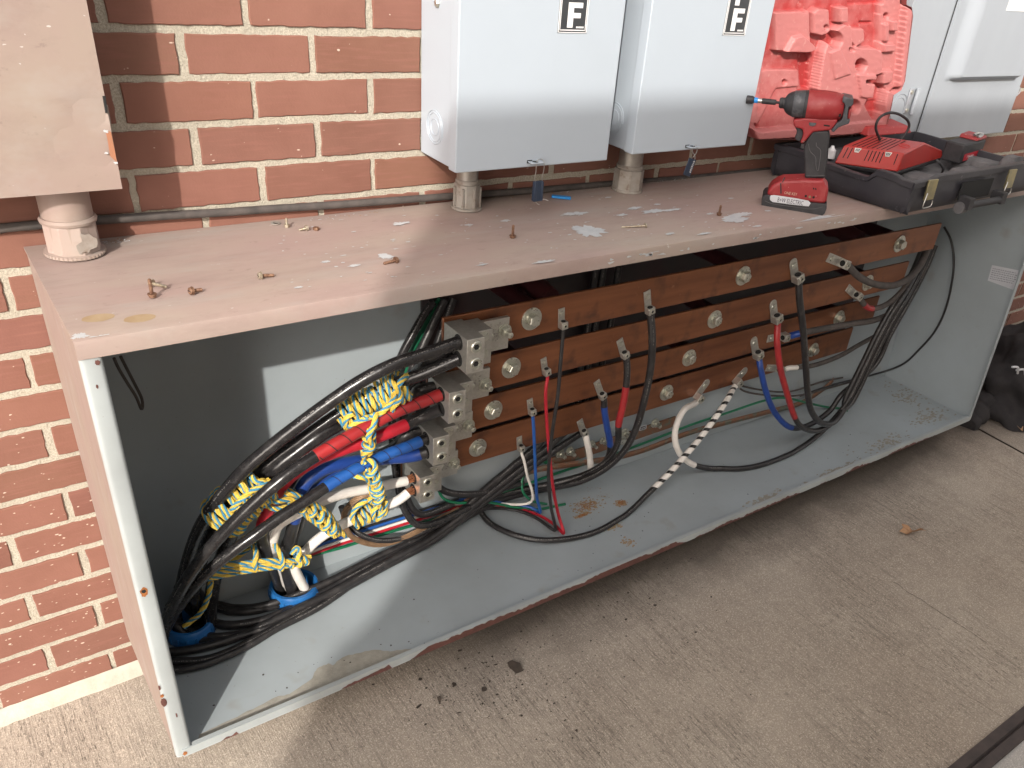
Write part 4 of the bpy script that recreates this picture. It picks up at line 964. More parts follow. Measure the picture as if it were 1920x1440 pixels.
# medium leads on the floor, black ------------------------------------
GM = 'black leads sweeping along the trough floor to the left'
def lead(nm): return LUGS[nm][0], LUGS[nm][1]
def start(nm, back=.012): q, d = LUGS[nm]; return [q - d * back, q + d * .006]
floorA = [F(870, 972), F(800, 1003), F(700, 1052), F(600, 1103), F(500, 1140), F(440, 1147), F(398, 1139), (366, 1113, -.045), (352, 1085, -.05)]
p = start('black_m') + [(1223, 640, -.250), (1220, 690, -.248), (1208, 750, -.24), (1192, 805, -.222), (1168, 848, -.19), (1130, 882, -.15), (1080, 905, -.10), F(1010, 919, -1.085), F(940, 937, -1.09)] + floorA
cable('black lead from the top busbar, looping down over the lower bars', p, .0086, 'black_cable', (), 'cable', GM)
p = start('red_m') + [(1176, 690, -.185), (1174, 725, -.19), (1167, 765, -.19), (1160, 795, -.185), (1158, 830, -.17), (1140, 862, -.14), (1100, 888, -.10), F(1040, 905, -1.075), F(970, 922, -1.08), F(890, 955, -1.09), F(800, 1010, -1.108), F(700, 1062), F(600, 1124), F(540, 1156), F(482, 1183), F(409, 1202), F(350, 1192), (325, 1165, -.06), (318, 1135, -.07)]
cable('black lead with a red taped length hanging from the second busbar', p, .0082, 'black_cable', [(frac(p, 3) * .98, frac(p, 5), 'red_tape', 'red_tape')], 'cable', GM)
p = start('blue_m') + [(1133, 768, -.125), (1138, 800, -.128), (1144, 835, -.125), (1138, 862, -.115), (1115, 882, -.10), (1070, 899, -.08), F(1000, 915, -1.07), F(930, 932, -1.08), F(860, 968, -1.09), F(780, 1020, -1.106), F(690, 1075), F(600, 1137), F(520, 1178), F(464, 1212), F(410, 1236), F(373, 1249), F(330, 1256), F(302, 1252)]
cable('black lead with a blue taped length hanging from the third busbar', p, .0080, 'black_cable', [(frac(p, 2) * .95, frac(p, 4), 'blue_tape', 'blue_tape')], 'cable', GM)
p = start('white_m') + [(1099, 822, -.075), (1105, 850, -.080), (1107, 880, -.080), (1098, 893, -.072), (1060, 905, -.060), F(990, 922, -1.085), F(930, 940, -1.09), F(850, 985, -1.10), F(770, 1028, -1.108), F(680, 1082), F(600, 1130), F(520, 1172), F(440, 1190), F(390, 1192), F(345, 1178), (322, 1150, -.07)]
cable('black lead with a white taped length below the fourth busbar', p, .0080, 'black_cable', [(frac(p, 1), frac(p, 4), 'white_tape', 'white_tape')], 'cable', GM)
p = [(1040, 800, -.03), (1000, 842, -.032), (955, 880, -.034), (905, 925, -.036), (860, 966, -.045), F(800, 1010, -1.10), F(700, 1058, -1.10), F(600, 1113, -1.106), F(520, 1153), F(470, 1168), F(420, 1172), F(380, 1160), (350, 1135, -.06), (335, 1100, -.07)]
cable('upper of two thick black cables slanting out from behind the lowest busbar', p, .0096, 'black_cable', (), 'cable', GM)
p = [(1065, 805, -.03), (1030, 836, -.034), (985, 872, -.038), (930, 915, -.042), (880, 955, -.05), F(810, 1008, -1.09), F(715, 1060, -1.092), F(620, 1112, -1.10), F(540, 1150, -1.10), F(480, 1180), F(420, 1203), F(360, 1218), F(308, 1224)]
cable('lower of two thick black cables slanting out from behind the lowest busbar', p, .0096, 'black_cable', (), 'cable', GM)
p = [(1090, 812, -.03), (1040, 845, -.034), (990, 880, -.038), (935, 922, -.042), (880, 962, -.05), F(812, 1014, -1.095), F(715, 1066, -1.10), F(620, 1118), F(550, 1158), F(490, 1192), F(430, 1222), F(380, 1238), F(312, 1240)]
cable('inner black cable of the floor bundle, next to the front edge of the curve', p, .0088, 'black_cable', (), 'cable', GM)
p = [(1010, 842, -.03), (965, 872, -.032), (915, 912, -.036), (868, 955, -.045), F(806, 1000, -1.095), F(704, 1046, -1.09), F(604, 1096, -1.09), F(505, 1133, -1.10), F(444, 1140), F(400, 1132), (368, 1106, -.05), (355, 1078, -.05)]
cable('uppermost black cable of the floor bundle passing just in front of the blue ring', p, .0085, 'black_cable', (), 'cable', GM)
# cables dropping behind the blocks
GV = 'black cables hanging down behind the cable blocks'
for k, (lb_, p, r, mt_) in enumerate([
    ('leftmost hanging black cable that catches the sun beside the topmost block', [(812, 566, -.035), (795, 590, -.04), (775, 625, -.045), (755, 662, -.045), (738, 710, -.04), (735, 780, -.035), (738, 850, -.03), (748, 920, -.035), (762, 962, -.045), (786, 985, -.055), (830, 975, -.06), (880, 950, -.05)], .0085, 'gloss_cable'),
    ('hanging black cable second from the left behind the blocks', [(835, 562, -.03), (815, 600, -.035), (792, 650, -.04), (770, 700, -.04), (757, 780, -.035), (752, 850, -.03), (762, 930, -.03), (790, 965, -.03), (850, 945, -.03)], .0085, 'black_cable'),
    ('hanging black cable nearest the edge of the top busbar', [(850, 560, -.03), (832, 610, -.04), (815, 660, -.045), (800, 720, -.04), (785, 790, -.03), (800, 870, -.03), (825, 915, -.035), (865, 927, -.045), (920, 922, -.04), (980, 905, -.03)], .0085, 'black_cable'),
    ('low black loop hanging under the white feeders', [(640, 950, -.03), (652, 980, -.035), (678, 1004, -.05), (720, 1014, -.055), (775, 1005, -.05), (840, 975, -.045), (900, 945, -.03)], .0068, 'black_cable')]):
    cable(lb_, p, r, mt_, (), 'cable', GV)
cable('dark green cable falling behind the hanging black cables', [(825, 560, -.02), (808, 590, -.02), (790, 625, -.02), (770, 665, -.02), (760, 720, -.02)], .006, 'green_wire', (), 'cable')
for k, (x0_, x1_) in enumerate(((1118, 1095), (1132, 1108), (1160, 1134))):
    cable('dark cable glimpsed in the gap behind the top busbar', [(x0_, 500, -.03), (x0_ - 6, 540, -.03), (x0_ - 14, 600, -.03), (x1_ - 5, 680, -.03), (x1_ - 12, 760, -.03)], .0085, 'black_cable', (), 'cable', 'dark cables glimpsed between the busbars')
cable('dusty dark wire drooping in the shaded left end under the trough top', [(214, 672, -.18), (222, 690, -.17), (240, 720, -.16), (256, 745, -.15), (266, 770, -.14), (268, 752, -.13), (250, 715, -.13), (232, 680, -.13), (226, 668, -.13)], .0024, 'dusty_cable', (), 'wire')
# thin coloured wires --------------------------------------------------
GT = 'thin coloured wires along the back of the trough floor'
def thin_tail(off): return [F(900, 940 + off, -1.08), F(860, 943 + off, -1.09), F(800, 962 + off, -1.10), F(740, 981 + off, -1.105), F(680, 1000 + off, -1.108), F(620, 1019 + off, -1.108), F(575, 1036 + off, -1.10), F(530, 1050 + off, -1.095)]
p = start('blue_s') + [(1001, 810, -.128), (1003, 860, -.125), (1005, 905, -.115), (1007, 935, -.10), F(1013, 961, -1.104), F(995, 951, -1.104), F(955, 946, -1.10)] + thin_tail(-5)
cable('bright blue wire dropping straight from the third busbar to a sharp bend', p, .0040, 'blue_wire', (), 'wire', GT, step=.004)
p = start('white_s') + [(983, 865, -.075), (989, 893, -.078), (997, 918, -.078), (999, 934, -.075), (992, 943, -.065), (970, 946, -.05), F(935, 944, -1.09)] + thin_tail(2)
cable('thin white wire from the left end of the fourth busbar', p, .0036, 'white_tape', (), 'wire', GT, step=.004)
p = start('red_s') + [(1023, 740, -.185), (1026, 800, -.185), (1031, 860, -.18), (1038, 920, -.17), (1047, 965, -.165), F(1057, 1000, -1.108), F(1040, 984, -1.11), F(1010, 966, -1.11), F(970, 953, -1.11), F(930, 946, -1.108)] + thin_tail(7)
cable('thin red wire falling from the second busbar to a hairpin on the floor', p, .0040, 'red_wire', (), 'wire', GT, step=.004)
p = start('black_s') + [(1051, 680, -.242), (1046, 740, -.24), (1037, 800, -.235), (1030, 860, -.225), (1029, 910, -.21), (1034, 955, -.195), F(1042, 994, -1.106), F(1032, 990, -1.106), F(1010, 974, -1.108), F(980, 960, -1.108), F(940, 953, -1.108), F(890, 955, -1.10)]
cable('thin black wire from the top busbar ending in a hairpin beside the red one', p, .0042, 'black_cable', (), 'wire', GT, step=.004)
cable('thin green wire lying lowest among the coloured wires', [(822, 918, -.03), (832, 935, -.035), (860, 943, -.04), (910, 941, -.04), (960, 950, -.04), (1010, 955, -.04), (1060, 945, -.04)], .0035, 'green_wire', (), 'wire', None)
cable('green wire running left beside the red one toward the blue bushing', [F(855, 960), F(800, 978), F(740, 995), F(690, 1011), F(640, 1027), F(590, 1040), F(540, 1052)], .0035, 'green_wire', (), 'wire', GT)
cable('thin black wire running left above the blue one', [F(860, 935, -1.10)] + [F(800, 953, -1.10), F(740, 971, -1.10), F(680, 990, -1.10), F(620, 1010, -1.105), F(560, 1028, -1.10)], .0030, 'black_cable', (), 'wire', GT)
cable('green wire looping up to the tape near the ground bar', [(1012, 866, -.03), (985, 888, -.03), (978, 905, -.035), (982, 925, -.045), (1000, 940, -.05), (1025, 945, -.05)], .0035, 'green_wire', (), 'wire')
cable('short green taped splice beside the ground bar', [(1004, 866, -.03), (1014, 863, -.03), (1024, 866, -.03)], .0062, 'green_wire', (), 'wire')
cable('long thin green wire curving along the back past the striped lead', [(1590, 770, -.06), (1560, 765, -.07), (1520, 757, -.075), (1470, 746, -.07), (1430, 752, -.055), (1370, 772, -.03), (1300, 795, -.025), (1220, 826, -.02), (1140, 856, -.018), (1060, 882, -.018), (980, 910, -.018), (900, 935, -.018)], .0036, 'green_wire', (), 'wire')
# bare stranded tan wire
p = [(700, 925, -.10), (682, 928, -.095), (660, 942, -.085), (645, 965, -.07), (648, 990, -.06), (665, 1010, -.058), (700, 1021, -.058), (735, 1017, -.055), (775, 1000, -.05), (815, 978, -.045), (860, 955, -.035)]
ob_, path_ = cable('bare tan stranded ground wire looping under the white feeders', p, .0052, 'strand_tan', (), 'wire')
m_ = MB()
fr = frames(path_)
for s_ in range(9):
    m_.tube([q + (u * cos(s_ * 2 * pi / 9 + k * .24) + v * sin(s_ * 2 * pi / 9 + k * .24)) * .0050 for k, (q, u, v) in enumerate(fr)], .0016, 6)
m_.build('strands', 'strand_tan', ob_)
# right hand leads ----------------------------------------------------
GR = 'leads looping up to the right end of the trough'
tail = lambda o, y=-.2: [(1592 + o, 748 + o * .3, y), (1625 + o, 680 + o * .3, y), (1652 + o, 625 + o * .3, y), (1680 + o, 575 + o * .3, y), (1702 + o, 540, y + .02), (1722 + o, 500, y + .04), (1738 + o, 460, y + .05)]
p = start('white_l1', .02) + [(1283, 768, -.10), (1268, 798, -.12), (1266, 828, -.135), (1278, 855, -.14), (1302, 872, -.145), (1340, 879, -.155), (1385, 879, -.17), (1430, 871, -.19), (1480, 852, -.20), (1525, 823, -.20), (1560, 790, -.20)] + tail(0, -.21)
cable('black lead with white taped end making the widest loop on the trough floor', p, .0082, 'black_cable', [(.008, frac(p, 6), 'white_tape', 'white_tape')], 'cable', GR)
p = start('white_l2', .02) + [(1366, 745, -.10), (1342, 782, -.125), (1312, 822, -.145), (1284, 855, -.16), (1255, 887, -.17), (1216, 925, -.18), (1170, 968, -.185), (1110, 1000, -.19), F(1035, 1013, -1.106), F(975, 1006, -1.106), F(925, 985, -1.106), F(902, 960, -1.104), (905, 938, -.035), (930, 915, -.03), (965, 885, -.025)]
o_, _ = cable('black lead with spiral white striping crossing the floor to the middle', p, .0076, 'black_cable', (), 'cable', GR, [(.006, frac(p, 7), .0345, .023, 'white_tape', 'spiral_tape')])
p = start('black_l', .02) + [(1499, 560, -.25), (1506, 620, -.255), (1511, 690, -.255), (1515, 740, -.25), (1522, 772, -.24), (1540, 793, -.23), (1562, 792, -.22), (1582, 768, -.21)] + tail(-6, -.20)
cable('plain black lead hanging in front of the bars from the farthest right top lug', p, .0092, 'black_cable', (), 'cable', GR)
p = start('red_l', .02) + [(1457, 640, -.20), (1463, 690, -.215), (1475, 735, -.22), (1490, 782, -.22), (1504, 801, -.22), (1528, 808, -.215), (1555, 797, -.21), (1578, 772, -.205)] + tail(8, -.19)
cable('black lead with long red sleeve hanging from the second busbar at the right', p, .0084, 'black_cable', [(.01, frac(p, 5), 'red_tape', 'red_sleeve')], 'cable', GR)
p = start('blue_l', .02) + [(1426, 690, -.14), (1435, 730, -.155), (1448, 765, -.165), (1466, 790, -.172), (1484, 802, -.176), (1505, 801, -.18), (1530, 790, -.18), (1558, 768, -.18), (1580, 738, -.18)] + tail(16, -.17)[1:]
cable('black lead with long blue sleeve hanging from the third busbar at the right', p, .0084, 'black_cable', [(.01, frac(p, 6), 'blue_tape', 'blue_sleeve')], 'cable', GR)
GD = 'dusty cables at the right end of the busbars'
p = start('black_r', .02) + [(1612, 520, -.255), (1645, 534, -.255), (1680, 534, -.25), (1708, 518, -.24), (1727, 495, -.22), (1740, 465, -.20), (1748, 430, -.18)]
cable('dusty cable bowing right from the angled lug on the top busbar', p, .0095, 'dusty_cable', (), 'cable', GD)
p = start('red_r', .02) + [(1622, 573, -.19), (1634, 579, -.195), (1660, 572, -.195), (1685, 552, -.19), (1705, 527, -.18), (1722, 495, -.16), (1732, 460, -.14)]
cable('dusty cable with a narrow red band beside the second busbar', p, .0082, 'dusty_cable', [(frac(p, 2) * .96, frac(p, 3) * 1.02, 'red_tape', 'red_band')], 'cable', GD)
p = start('blue_r', .02) + [(1500, 625, -.15), (1540, 617, -.155), (1590, 608, -.16), (1640, 600, -.165), (1680, 582, -.16), (1706, 557, -.15), (1722, 528, -.14), (1735, 490, -.13)]
cable('dusty cable with a blue end running level along the third busbar', p, .0092, 'dusty_cable', [(.005, frac(p, 2), 'blue_tape', 'blue_band')], 'cable', GD)
p = start('white_r', .02) + [(1478, 690, -.085), (1495, 689, -.088), (1530, 684, -.09), (1575, 667, -.09), (1610, 647, -.09), (1650, 625, -.08), (1680, 605, -.07)]
cable('dusty cable with a white band beside the fourth busbar', p, .0075, 'dusty_cable', [(frac(p, 1), frac(p, 3) * .97, 'white_tape', 'white_band')], 'cable', GD)
def RW(px, py):
    q = rp(px, py); q.x -= .006; q.y = max(min(q.y, -.012), -.34); return q
cable('thin black wire curving down the right end wall of the trough', [RW(1772, 425), RW(1784, 448), RW(1790, 480), RW(1788, 520), RW(1776, 575), RW(1755, 620), RW(1725, 655), RW(1695, 682), (1650, 699, -.015), (1600, 712, -.015), (1560, 722, -.02), (1500, 742, -.02)], .0036, 'black_cable', (), 'wire')
for lb_, p in (('thin dark wire sagging under the fourth busbar at the right', [(1380, 722, -.02), (1400, 735, -.03), (1450, 742, -.035), (1500, 741, -.03), (1560, 726, -.02), (1600, 715, -.015)]),
              ('thin dark wire lying on the floor beneath the fourth busbar', [(1360, 715, -.015), (1420, 730, -.02), (1480, 734, -.02), (1540, 716, -.015), (1580, 708, -.015)])):
    cable(lb_, p, .003, 'dusty_cable', (), 'wire')
# old flat bonding strap low along the back
sp = smooth_path([W(870, 942, -.02), W(930, 918, -.02), W(990, 885, -.03), W(1060, 872, -.045), W(1130, 862, -.045), W(1200, 846, -.04), W(1290, 812, -.03), W(1370, 790, -.03), W(1440, 772, -.03), W(1500, 756, -.025), W(1545, 728, -.02), W(1562, 712, -.015)], .01)
m_ = MB(); vs = []; fs = []
for q in sp: vs += [(q.x, q.y, q.z + .009), (q.x, q.y - .004, q.z - .007)]
for k in range(len(sp) - 1): fs.append((2 * k, 2 * k + 1, 2 * k + 3, 2 * k + 2))
m_.add(vs, fs, 0, True); o_ = m_.build('bonding_strap', 'copper_old', fix=False); md = o_.modifiers.new('thick', 'SOLIDIFY'); md.thickness = .0015
tag(o_, 'tarnished flat copper strap wandering low along the back of the trough', 'strap')
cable('black cable lying along the wall foot behind the trough top', [(-40, 433, -.008), (0, 428, -.008), (90, 420, -.012), (200, 412, -.012), (300, 405, -.010), (420, 398, -.010), (520, 391, -.010), (600, 386, -.010), (700, 379, -.010), (845, 368, -.010), (1000, 357, -.010), (1130, 346, -.010), (1300, 333, -.010), (1430, 320, -.010), (1600, 305, -.010)], .0068, 'dusty_cable', (), 'cable')

# ================================================================ ROPES
def resample(pts, n):
    acc = [0]
    for a, b in zip(pts[:-1], pts[1:]): acc.append(acc[-1] + (b - a).length)
    o = []; j = 0
    for k in range(n + 1):
        s_ = acc[-1] * k / n
        while j < len(acc) - 2 and acc[j + 1] < s_: j += 1
        f = (s_ - acc[j]) / max(1e-9, acc[j + 1] - acc[j]); o.append(pts[j].lerp(pts[j + 1], min(1, f)))
    return o, acc[-1]
def rope_geo(mb, path, R=.0048, pitch=.050, fuzz=1, rnd=random.Random(5)):
    L = sum((a - b).length for a, b in zip(path[:-1], path[1:]))
    pts, L = resample(path, max(6, int(L / .0022)))
    fr = frames(pts); ph0 = rnd.uniform(0, 6)
    for s_, mi in ((0, 0), (1, 1), (2, 0), (3, 1), (4, 0)):
        ph = ph0 + s_ * 2 * pi / 5; c = []
        for k, (q, u, v) in enumerate(fr):
            th = ph + 2 * pi * (k * L / len(fr)) / pitch; rr = R * .60 * (1 + .12 * sin(k * .7 + s_))
            c.append(q + (u * cos(th) + v * sin(th)) * rr)
        mb.tube(c, R * .50, 6, mi)
    for k in range(int(len(fr) * .30 * fuzz)):
        q, u, v = rnd.choice(fr); th = rnd.uniform(0, 6.28); d = u * cos(th) + v * sin(th); a = q + d * R
        t = (d + Vector((rnd.uniform(-1, 1), rnd.uniform(-1, 1), rnd.uniform(-1, 1))) * .9).normalized()
        b = a + t * rnd.uniform(.003, .007); sx = t.cross(Vector((.3, .5, .8))).normalized() * .00022
        mb.add([a - sx, a + sx, b], [(0, 1, 2)], 0 if rnd.random() < .65 else 1)
def coil_path(axis, ra, turns, jit=.12, rnd=random.Random(8), ph=0, n=16, flat=None):
    pts, L = resample(smooth_path(axis, .004), int(turns * n)); fr = frames(pts); o = []
    for k, (q, u, v) in enumerate(fr):
        th = ph + 2 * pi * k / n; rr = ra(k / len(fr)) if callable(ra) else ra
        rr *= 1 + jit * sin(k * .37 + 1.7 * sin(k * .11)) * .6; fl_ = flat or 1
        o.append(q + u * cos(th) * rr + v * sin(th) * rr * fl_ + (fr[min(k + 1, len(fr) - 1)][0] - q) * rnd.uniform(-1.2, 1.2))
    return smooth_path(o, .003)
def rope(label, geos, seed=1, R=.0050):
    mb = MB(); rnd = random.Random(seed)
    for gpath in geos: rope_geo(mb, gpath, R, rnd=rnd, pitch=.052 * R / .0050)
    o_ = mb.build('rope', ['rope_yellow', 'rope_blue'], fix=False); return tag(o_, label, 'rope', 'yellow and blue lashing ropes')
V3 = lambda *a: [W(*q) if len(q) == 3 else q for q in a]
# A: wrap around the upper feeders
ax = V3((762, 722, -.232), (735, 731, -.225), (700, 747, -.217), (665, 765, -.212), (636, 783, -.208))
gA = [coil_path(ax, lambda t: .0235 + .004 * sin(t * 9), 10.5, .10, ph=.5), coil_path(ax, .020, 3, .25, ph=2, rnd=random.Random(3)),
      smooth_path(V3((768, 700, -.24), (755, 712, -.262), (742, 730, -.262), (735, 752, -.25), (712, 776, -.25), (690, 783, -.245), (668, 792, -.24), (650, 800, -.235), (648, 785, -.24), (662, 775, -.245)), .004),
      smooth_path(V3((720, 703, -.21), (740, 722, -.262), (752, 745, -.258), (735, 765, -.25), (740, 775, -.24)), .004)]
rope('yellow and blue rope wound in a dozen turns around the uppermost black feeders', gA, 2)
# B: vertical lashing between feeders, and over the white ones
gB = [coil_path(V3((697, 780, -.245), (694, 805, -.250), (690, 830, -.235), (688, 850, -.20)), .0085, 5.5, .3, ph=1), smooth_path(V3((705, 775, -.25), (700, 800, -.265), (690, 820, -.262), (700, 838, -.25), (682, 852, -.225), (690, 870, -.19)), .004),
      coil_path(V3((692, 868, -.225), (698, 890, -.215), (704, 915, -.19), (708, 938, -.165)), .0105, 5, .3, ph=2), smooth_path(V3((650, 890, -.20), (668, 893, -.215), (685, 897, -.22), (700, 912, -.20), (706, 935, -.17), (715, 955, -.15)), .004),
      smooth_path(V3((690, 880, -.22), (704, 900, -.215), (700, 925, -.18), (693, 940, -.165), (712, 946, -.16)), .004)]
rope('rope plait hanging vertically across the red, blue and upper white feeders', gB, 3)
gC = [coil_path(V3((722, 950, -.122), (700, 957, -.122), (675, 969, -.122), (662, 976, -.122)), .0165, 5.5, .15, ph=0), smooth_path(V3((722, 930, -.13), (705, 945, -.148), (690, 938, -.15), (670, 950, -.147), (660, 968, -.145), (668, 985, -.14)), .004),
      smooth_path(V3((725, 938, -.14), (718, 960, -.142), (705, 975, -.138), (700, 960, -.146), (712, 945, -.148)), .004)]
rope('rope coil with a knot on the lower white feeder left of the lowest block', gC, 4)
ax = V3((494, 902, -.192), (474, 918, -.192), (450, 938, -.19), (430, 958, -.182), (416, 974, -.175))
gD = [coil_path(ax, lambda t: .034 + .005 * t, 9.5, .12, ph=.4), coil_path(ax, .030, 5, .3, ph=2.4, rnd=random.Random(6)), smooth_path(V3((470, 892, -.215), (480, 905, -.225), (495, 900, -.222), (492, 918, -.225), (470, 932, -.225), (462, 915, -.225), (448, 905, -.22)), .004),
      smooth_path(V3((505, 900, -.22), (488, 912, -.228), (465, 925, -.228), (440, 950, -.22), (420, 975, -.20), (432, 990, -.19), (450, 982, -.18)), .004)]
rope('rope wrap at the left bend of the feeders, partly behind two black cables', gD, 5)
gE = [smooth_path(V3((488, 925, -.20), (505, 938, -.205), (525, 940, -.205), (545, 935, -.20), (560, 945, -.20), (580, 958, -.195), (600, 968, -.185), (618, 985, -.175), (632, 998, -.165)), .004),
      smooth_path(V3((500, 948, -.19), (520, 955, -.195), (545, 950, -.195), (565, 960, -.19), (585, 975, -.185), (605, 990, -.175), (628, 1006, -.165)), .004),
      smooth_path(V3((535, 925, -.20), (555, 928, -.20), (575, 938, -.195), (598, 950, -.185), (615, 965, -.175), (628, 985, -.165), (634, 1003, -.155)), .004),
      coil_path(V3((545, 938, -.19), (572, 950, -.19), (600, 972, -.18), (628, 997, -.165)), .0105, 5.5, .25, ph=.4), smooth_path(V3((532, 918, -.17), (560, 925, -.16), (590, 945, -.15), (612, 958, -.15), (640, 998, -.15), (648, 1005, -.14)), .004)]
rope('thick rope bundle slanting down between the blue sleeve and the white feeder', gE, 6)
zA = -.10
gF = [smooth_path(V3((356, 1082, -.135), (385, 1078, -.14), (420, 1072, -.145), (460, 1064, -.15), (500, 1058, -.15), (540, 1054, -.15), (580, 1047, -.145)), .004),
      smooth_path(V3((352, 1075, -.13), (380, 1070, -.14), (420, 1062, -.145), (460, 1056, -.15), (505, 1051, -.152), (545, 1052, -.152), (582, 1043, -.145)), .004),
      smooth_path(V3((365, 1090, -.13), (400, 1083, -.14), (440, 1075, -.145), (480, 1068, -.15), (530, 1062, -.15), (570, 1056, -.15)), .004),
      smooth_path(V3((470, 1020, -.12), (480, 1035, -.145), (478, 1055, -.155), (480, 1070, -.15)), .004), smooth_path(V3((512, 1012, -.12), (520, 1030, -.145), (530, 1050, -.156), (528, 1068, -.15)), .004),
      smooth_path(V3((548, 1040, -.15), (556, 1025, -.145), (562, 1035, -.150), (558, 1048, -.158), (572, 1058, -.15)), .004), coil_path(V3((545, 1055, -.15), (560, 1053, -.15), (578, 1049, -.147)), .008, 2.5, .2),
      smooth_path(V3((375, 1080, -.13), (385, 1050, -.12), (390, 1035, -.11)), .004), smooth_path(V3((395, 1090, -.12), (390, 1120, -.11), (375, 1150, -.10), (345, 1175, -.09)), .004),
      smooth_path(V3((420, 1060, -.12), (455, 1038, -.11), (480, 1015, -.10)), .004)]
rope('rope stretched level across the two floor conduits', gF, 7)
# ================================================================ TOOL CASE
case = thing('tool_case', 'open blow moulded tool case with dusty red lid upright and dark tray holding a charger', 'tool case', (1.6, -.2, ZT))
zb_ = ZT + .0015
FL = Z(1695, 404, zb_); FR = Vector((FL.x + .60, FL.y + .012, zb_)); BLc = Vector((1.352, -.050, zb_)); BR = Vector((1.95, -.040, zb_))
def up_at(base, px, py):
    """height over base point so that it shows at that photo row"""
    z = base.z
    for k in range(200):
        q = Vector((base.x, base.y, base.z + .001 * k)); d = q - CAM; yy = CY + FPX * d.dot(DOWN) / d.dot(FWD)
        if yy <= py: return .001 * k
    return .08
HC = up_at(FL + Vector((.012, 0, 0)), 0, 342)
def lerp(a, b, t): return a + (b - a) * t
def wall_(p0, p1, hs, mat='case_black', th=.010, name='case_wall', base_in=.012, rnd=True, inw=None):
    """wall from p0 to p1 with a rim whose height varies: hs = [(t, h)]"""
    ts = sorted(set([k / 24 for k in range(25)] + [t for t, _ in hs])); m_ = MB(); vs = []; fs = []
    d = (p1 - p0).normalized(); n_ = Vector((-d.y, d.x, 0)) if inw is None else inw
    def h(t):
        for (a, ha), (b, hb) in zip(hs[:-1], hs[1:]):
            if a <= t <= b: f = (t - a) / max(1e-9, b - a); f = f * f * (3 - 2 * f); return ha + (hb - ha) * f
        return hs[-1][1]
    for t in ts:
        q = lerp(p0, p1, t); H = h(t)
        for (off, zz) in ((base_in, 0), (.003, .010), (0, .022), (0, H * .55), (.0015, H * .8), (-.003, H * .82), (-.003, H - .002), (0, H), (th, H), (th + .002, H - .012), (th + .004, .02)):
            vs.append(q + n_ * off + Vector((0, 0, min(zz, H) if zz < H else zz)))
    k = 11
    for i in range(len(ts) - 1):
        for j in range(k - 1): fs.append((i * k + j, i * k + j + 1, (i + 1) * k + j + 1, (i + 1) * k + j))
    m_.add(vs, fs, 0, True); m_.add(vs[:k], [list(range(k))]); m_.add(vs[-k:], [list(range(k))[::-1]])
    o = m_.build(name, mat, case, angle=45, fix=True); return o
H = HC
wall_(BLc, FL, [(0, H * 1.0), (.28, H * 1.0), (.34, H * .88), (.66, H * .80), (.70, H * .82), (.76, H * 1.10), (.88, H * 1.08), (.93, H), (1, H)], inw=Vector((1, -.1, 0)))
wall_(FL, FR, [(0, H), (.12, H * 1.03), (.16, H * 1.12), (.5, H * 1.10), (.9, H * 1.12), (1, H)], inw=Vector((0, 1, 0)))
wall_(BLc, BR, [(0, H), (1, H)], inw=Vector((0, -1, 0)))
wall_(FR, BR, [(0, H), (.3, H * .9), (1, H)], inw=Vector((-1, 0, 0)))
# moulded insert inside the tray
m_ = MB(); vs = []; fs = []; n = 70
def insert_h(s_, t):
    h = .42
    def bx(a, b, c, d, e=.02): return sm((s_ - a) / e) * sm((b - s_) / e) * sm((t - c) / e) * sm((d - t) / e)
    h -= .25 * bx(.04, .42, .10, .60); h += .40 * bx(.30, .96, .02, .17); h += .30 * bx(.02, .98, .90, 1.0); h += .22 * bx(.62, .82, .20, .34); h -= .2 * bx(.55, .9, .35, .8)
    h += .33 * bx(.84, .99, .05, .5); h += .012 * noise.noise((s_ * 14, t * 14, 0))
    return h
for j in range(n + 1):
    for i in range(n + 1):
        s_ = i / n; t = j / n; a = lerp(FL, FR, s_); b = lerp(BLc, BR, s_); q = lerp(a, b, t)
        q = q + Vector((.012 * (1 - 2 * s_), .008 * (1 - 2 * t), 0)); vs.append((q.x, q.y, zb_ + H * insert_h(s_, t)))
for j in range(n):
    for i in range(n): a = j * (n + 1) + i; fs.append((a, a + 1, a + n + 2, a + n + 1))
m_.add(vs, fs, 0, True); m_.build('tray_insert', 'dusty_black', case, fix=False)
# latches and handle on the front wall
yfw = FL.y - .004
def latch(x0, z1, px_sc=1):
    m_ = MB(); m_.hexa([(x0, yfw - .006, z1 - .045), (x0 + .036, yfw - .006, z1 - .045), (x0 + .036, yfw - .001, z1 - .045), (x0, yfw - .001, z1 - .045), (x0 + .001, yfw - .003, z1), (x0 + .037, yfw - .003, z1), (x0 + .037, yfw + .002, z1), (x0 + .001, yfw + .002, z1)])
    l_ = m_.build('latch', 'brass', case, bevel=.001)
    pts = [(x0 + .002, yfw - .007, z1 - .028), (x0 - .003, yfw - .009, z1 - .042), (x0 - .004, yfw - .009, z1 - .058), (x0 + .002, yfw - .009, z1 - .061), (x0 + .028, yfw - .009, z1 - .059), (x0 + .031, yfw - .009, z1 - .054), (x0 + .030, yfw - .008, z1 - .046)]
    MB().tube(smooth_path(pts, .002), .0013, 8).build('latch_bail', 'steel', l_)
def on_front(px, py): return W(px, py, yfw)
a = on_front(1747, 337); latch(a.x - .012, a.z); a = on_front(1897, 318); latch(a.x - .012, a.z)
m_ = MB(); a = on_front(1806, 342); b = on_front(1852, 366); m_.box((a.x, yfw + .001, a.z), (b.x, yfw - .0008, b.z)); m_.build('handle_recess', 'hole_black', case)
ha = on_front(1800, 378); hb_ = on_front(1862, 368)
m_ = MB(); m_.cyl((ha.x, yfw - .022, ha.z - .002), (hb_.x, yfw - .022, ha.z - .002), .0085, 16)
for x in (ha.x, hb_.x): m_.box((x - .011, yfw - .030, ha.z - .012), (x + .011, yfw + .002, ha.z + .016))
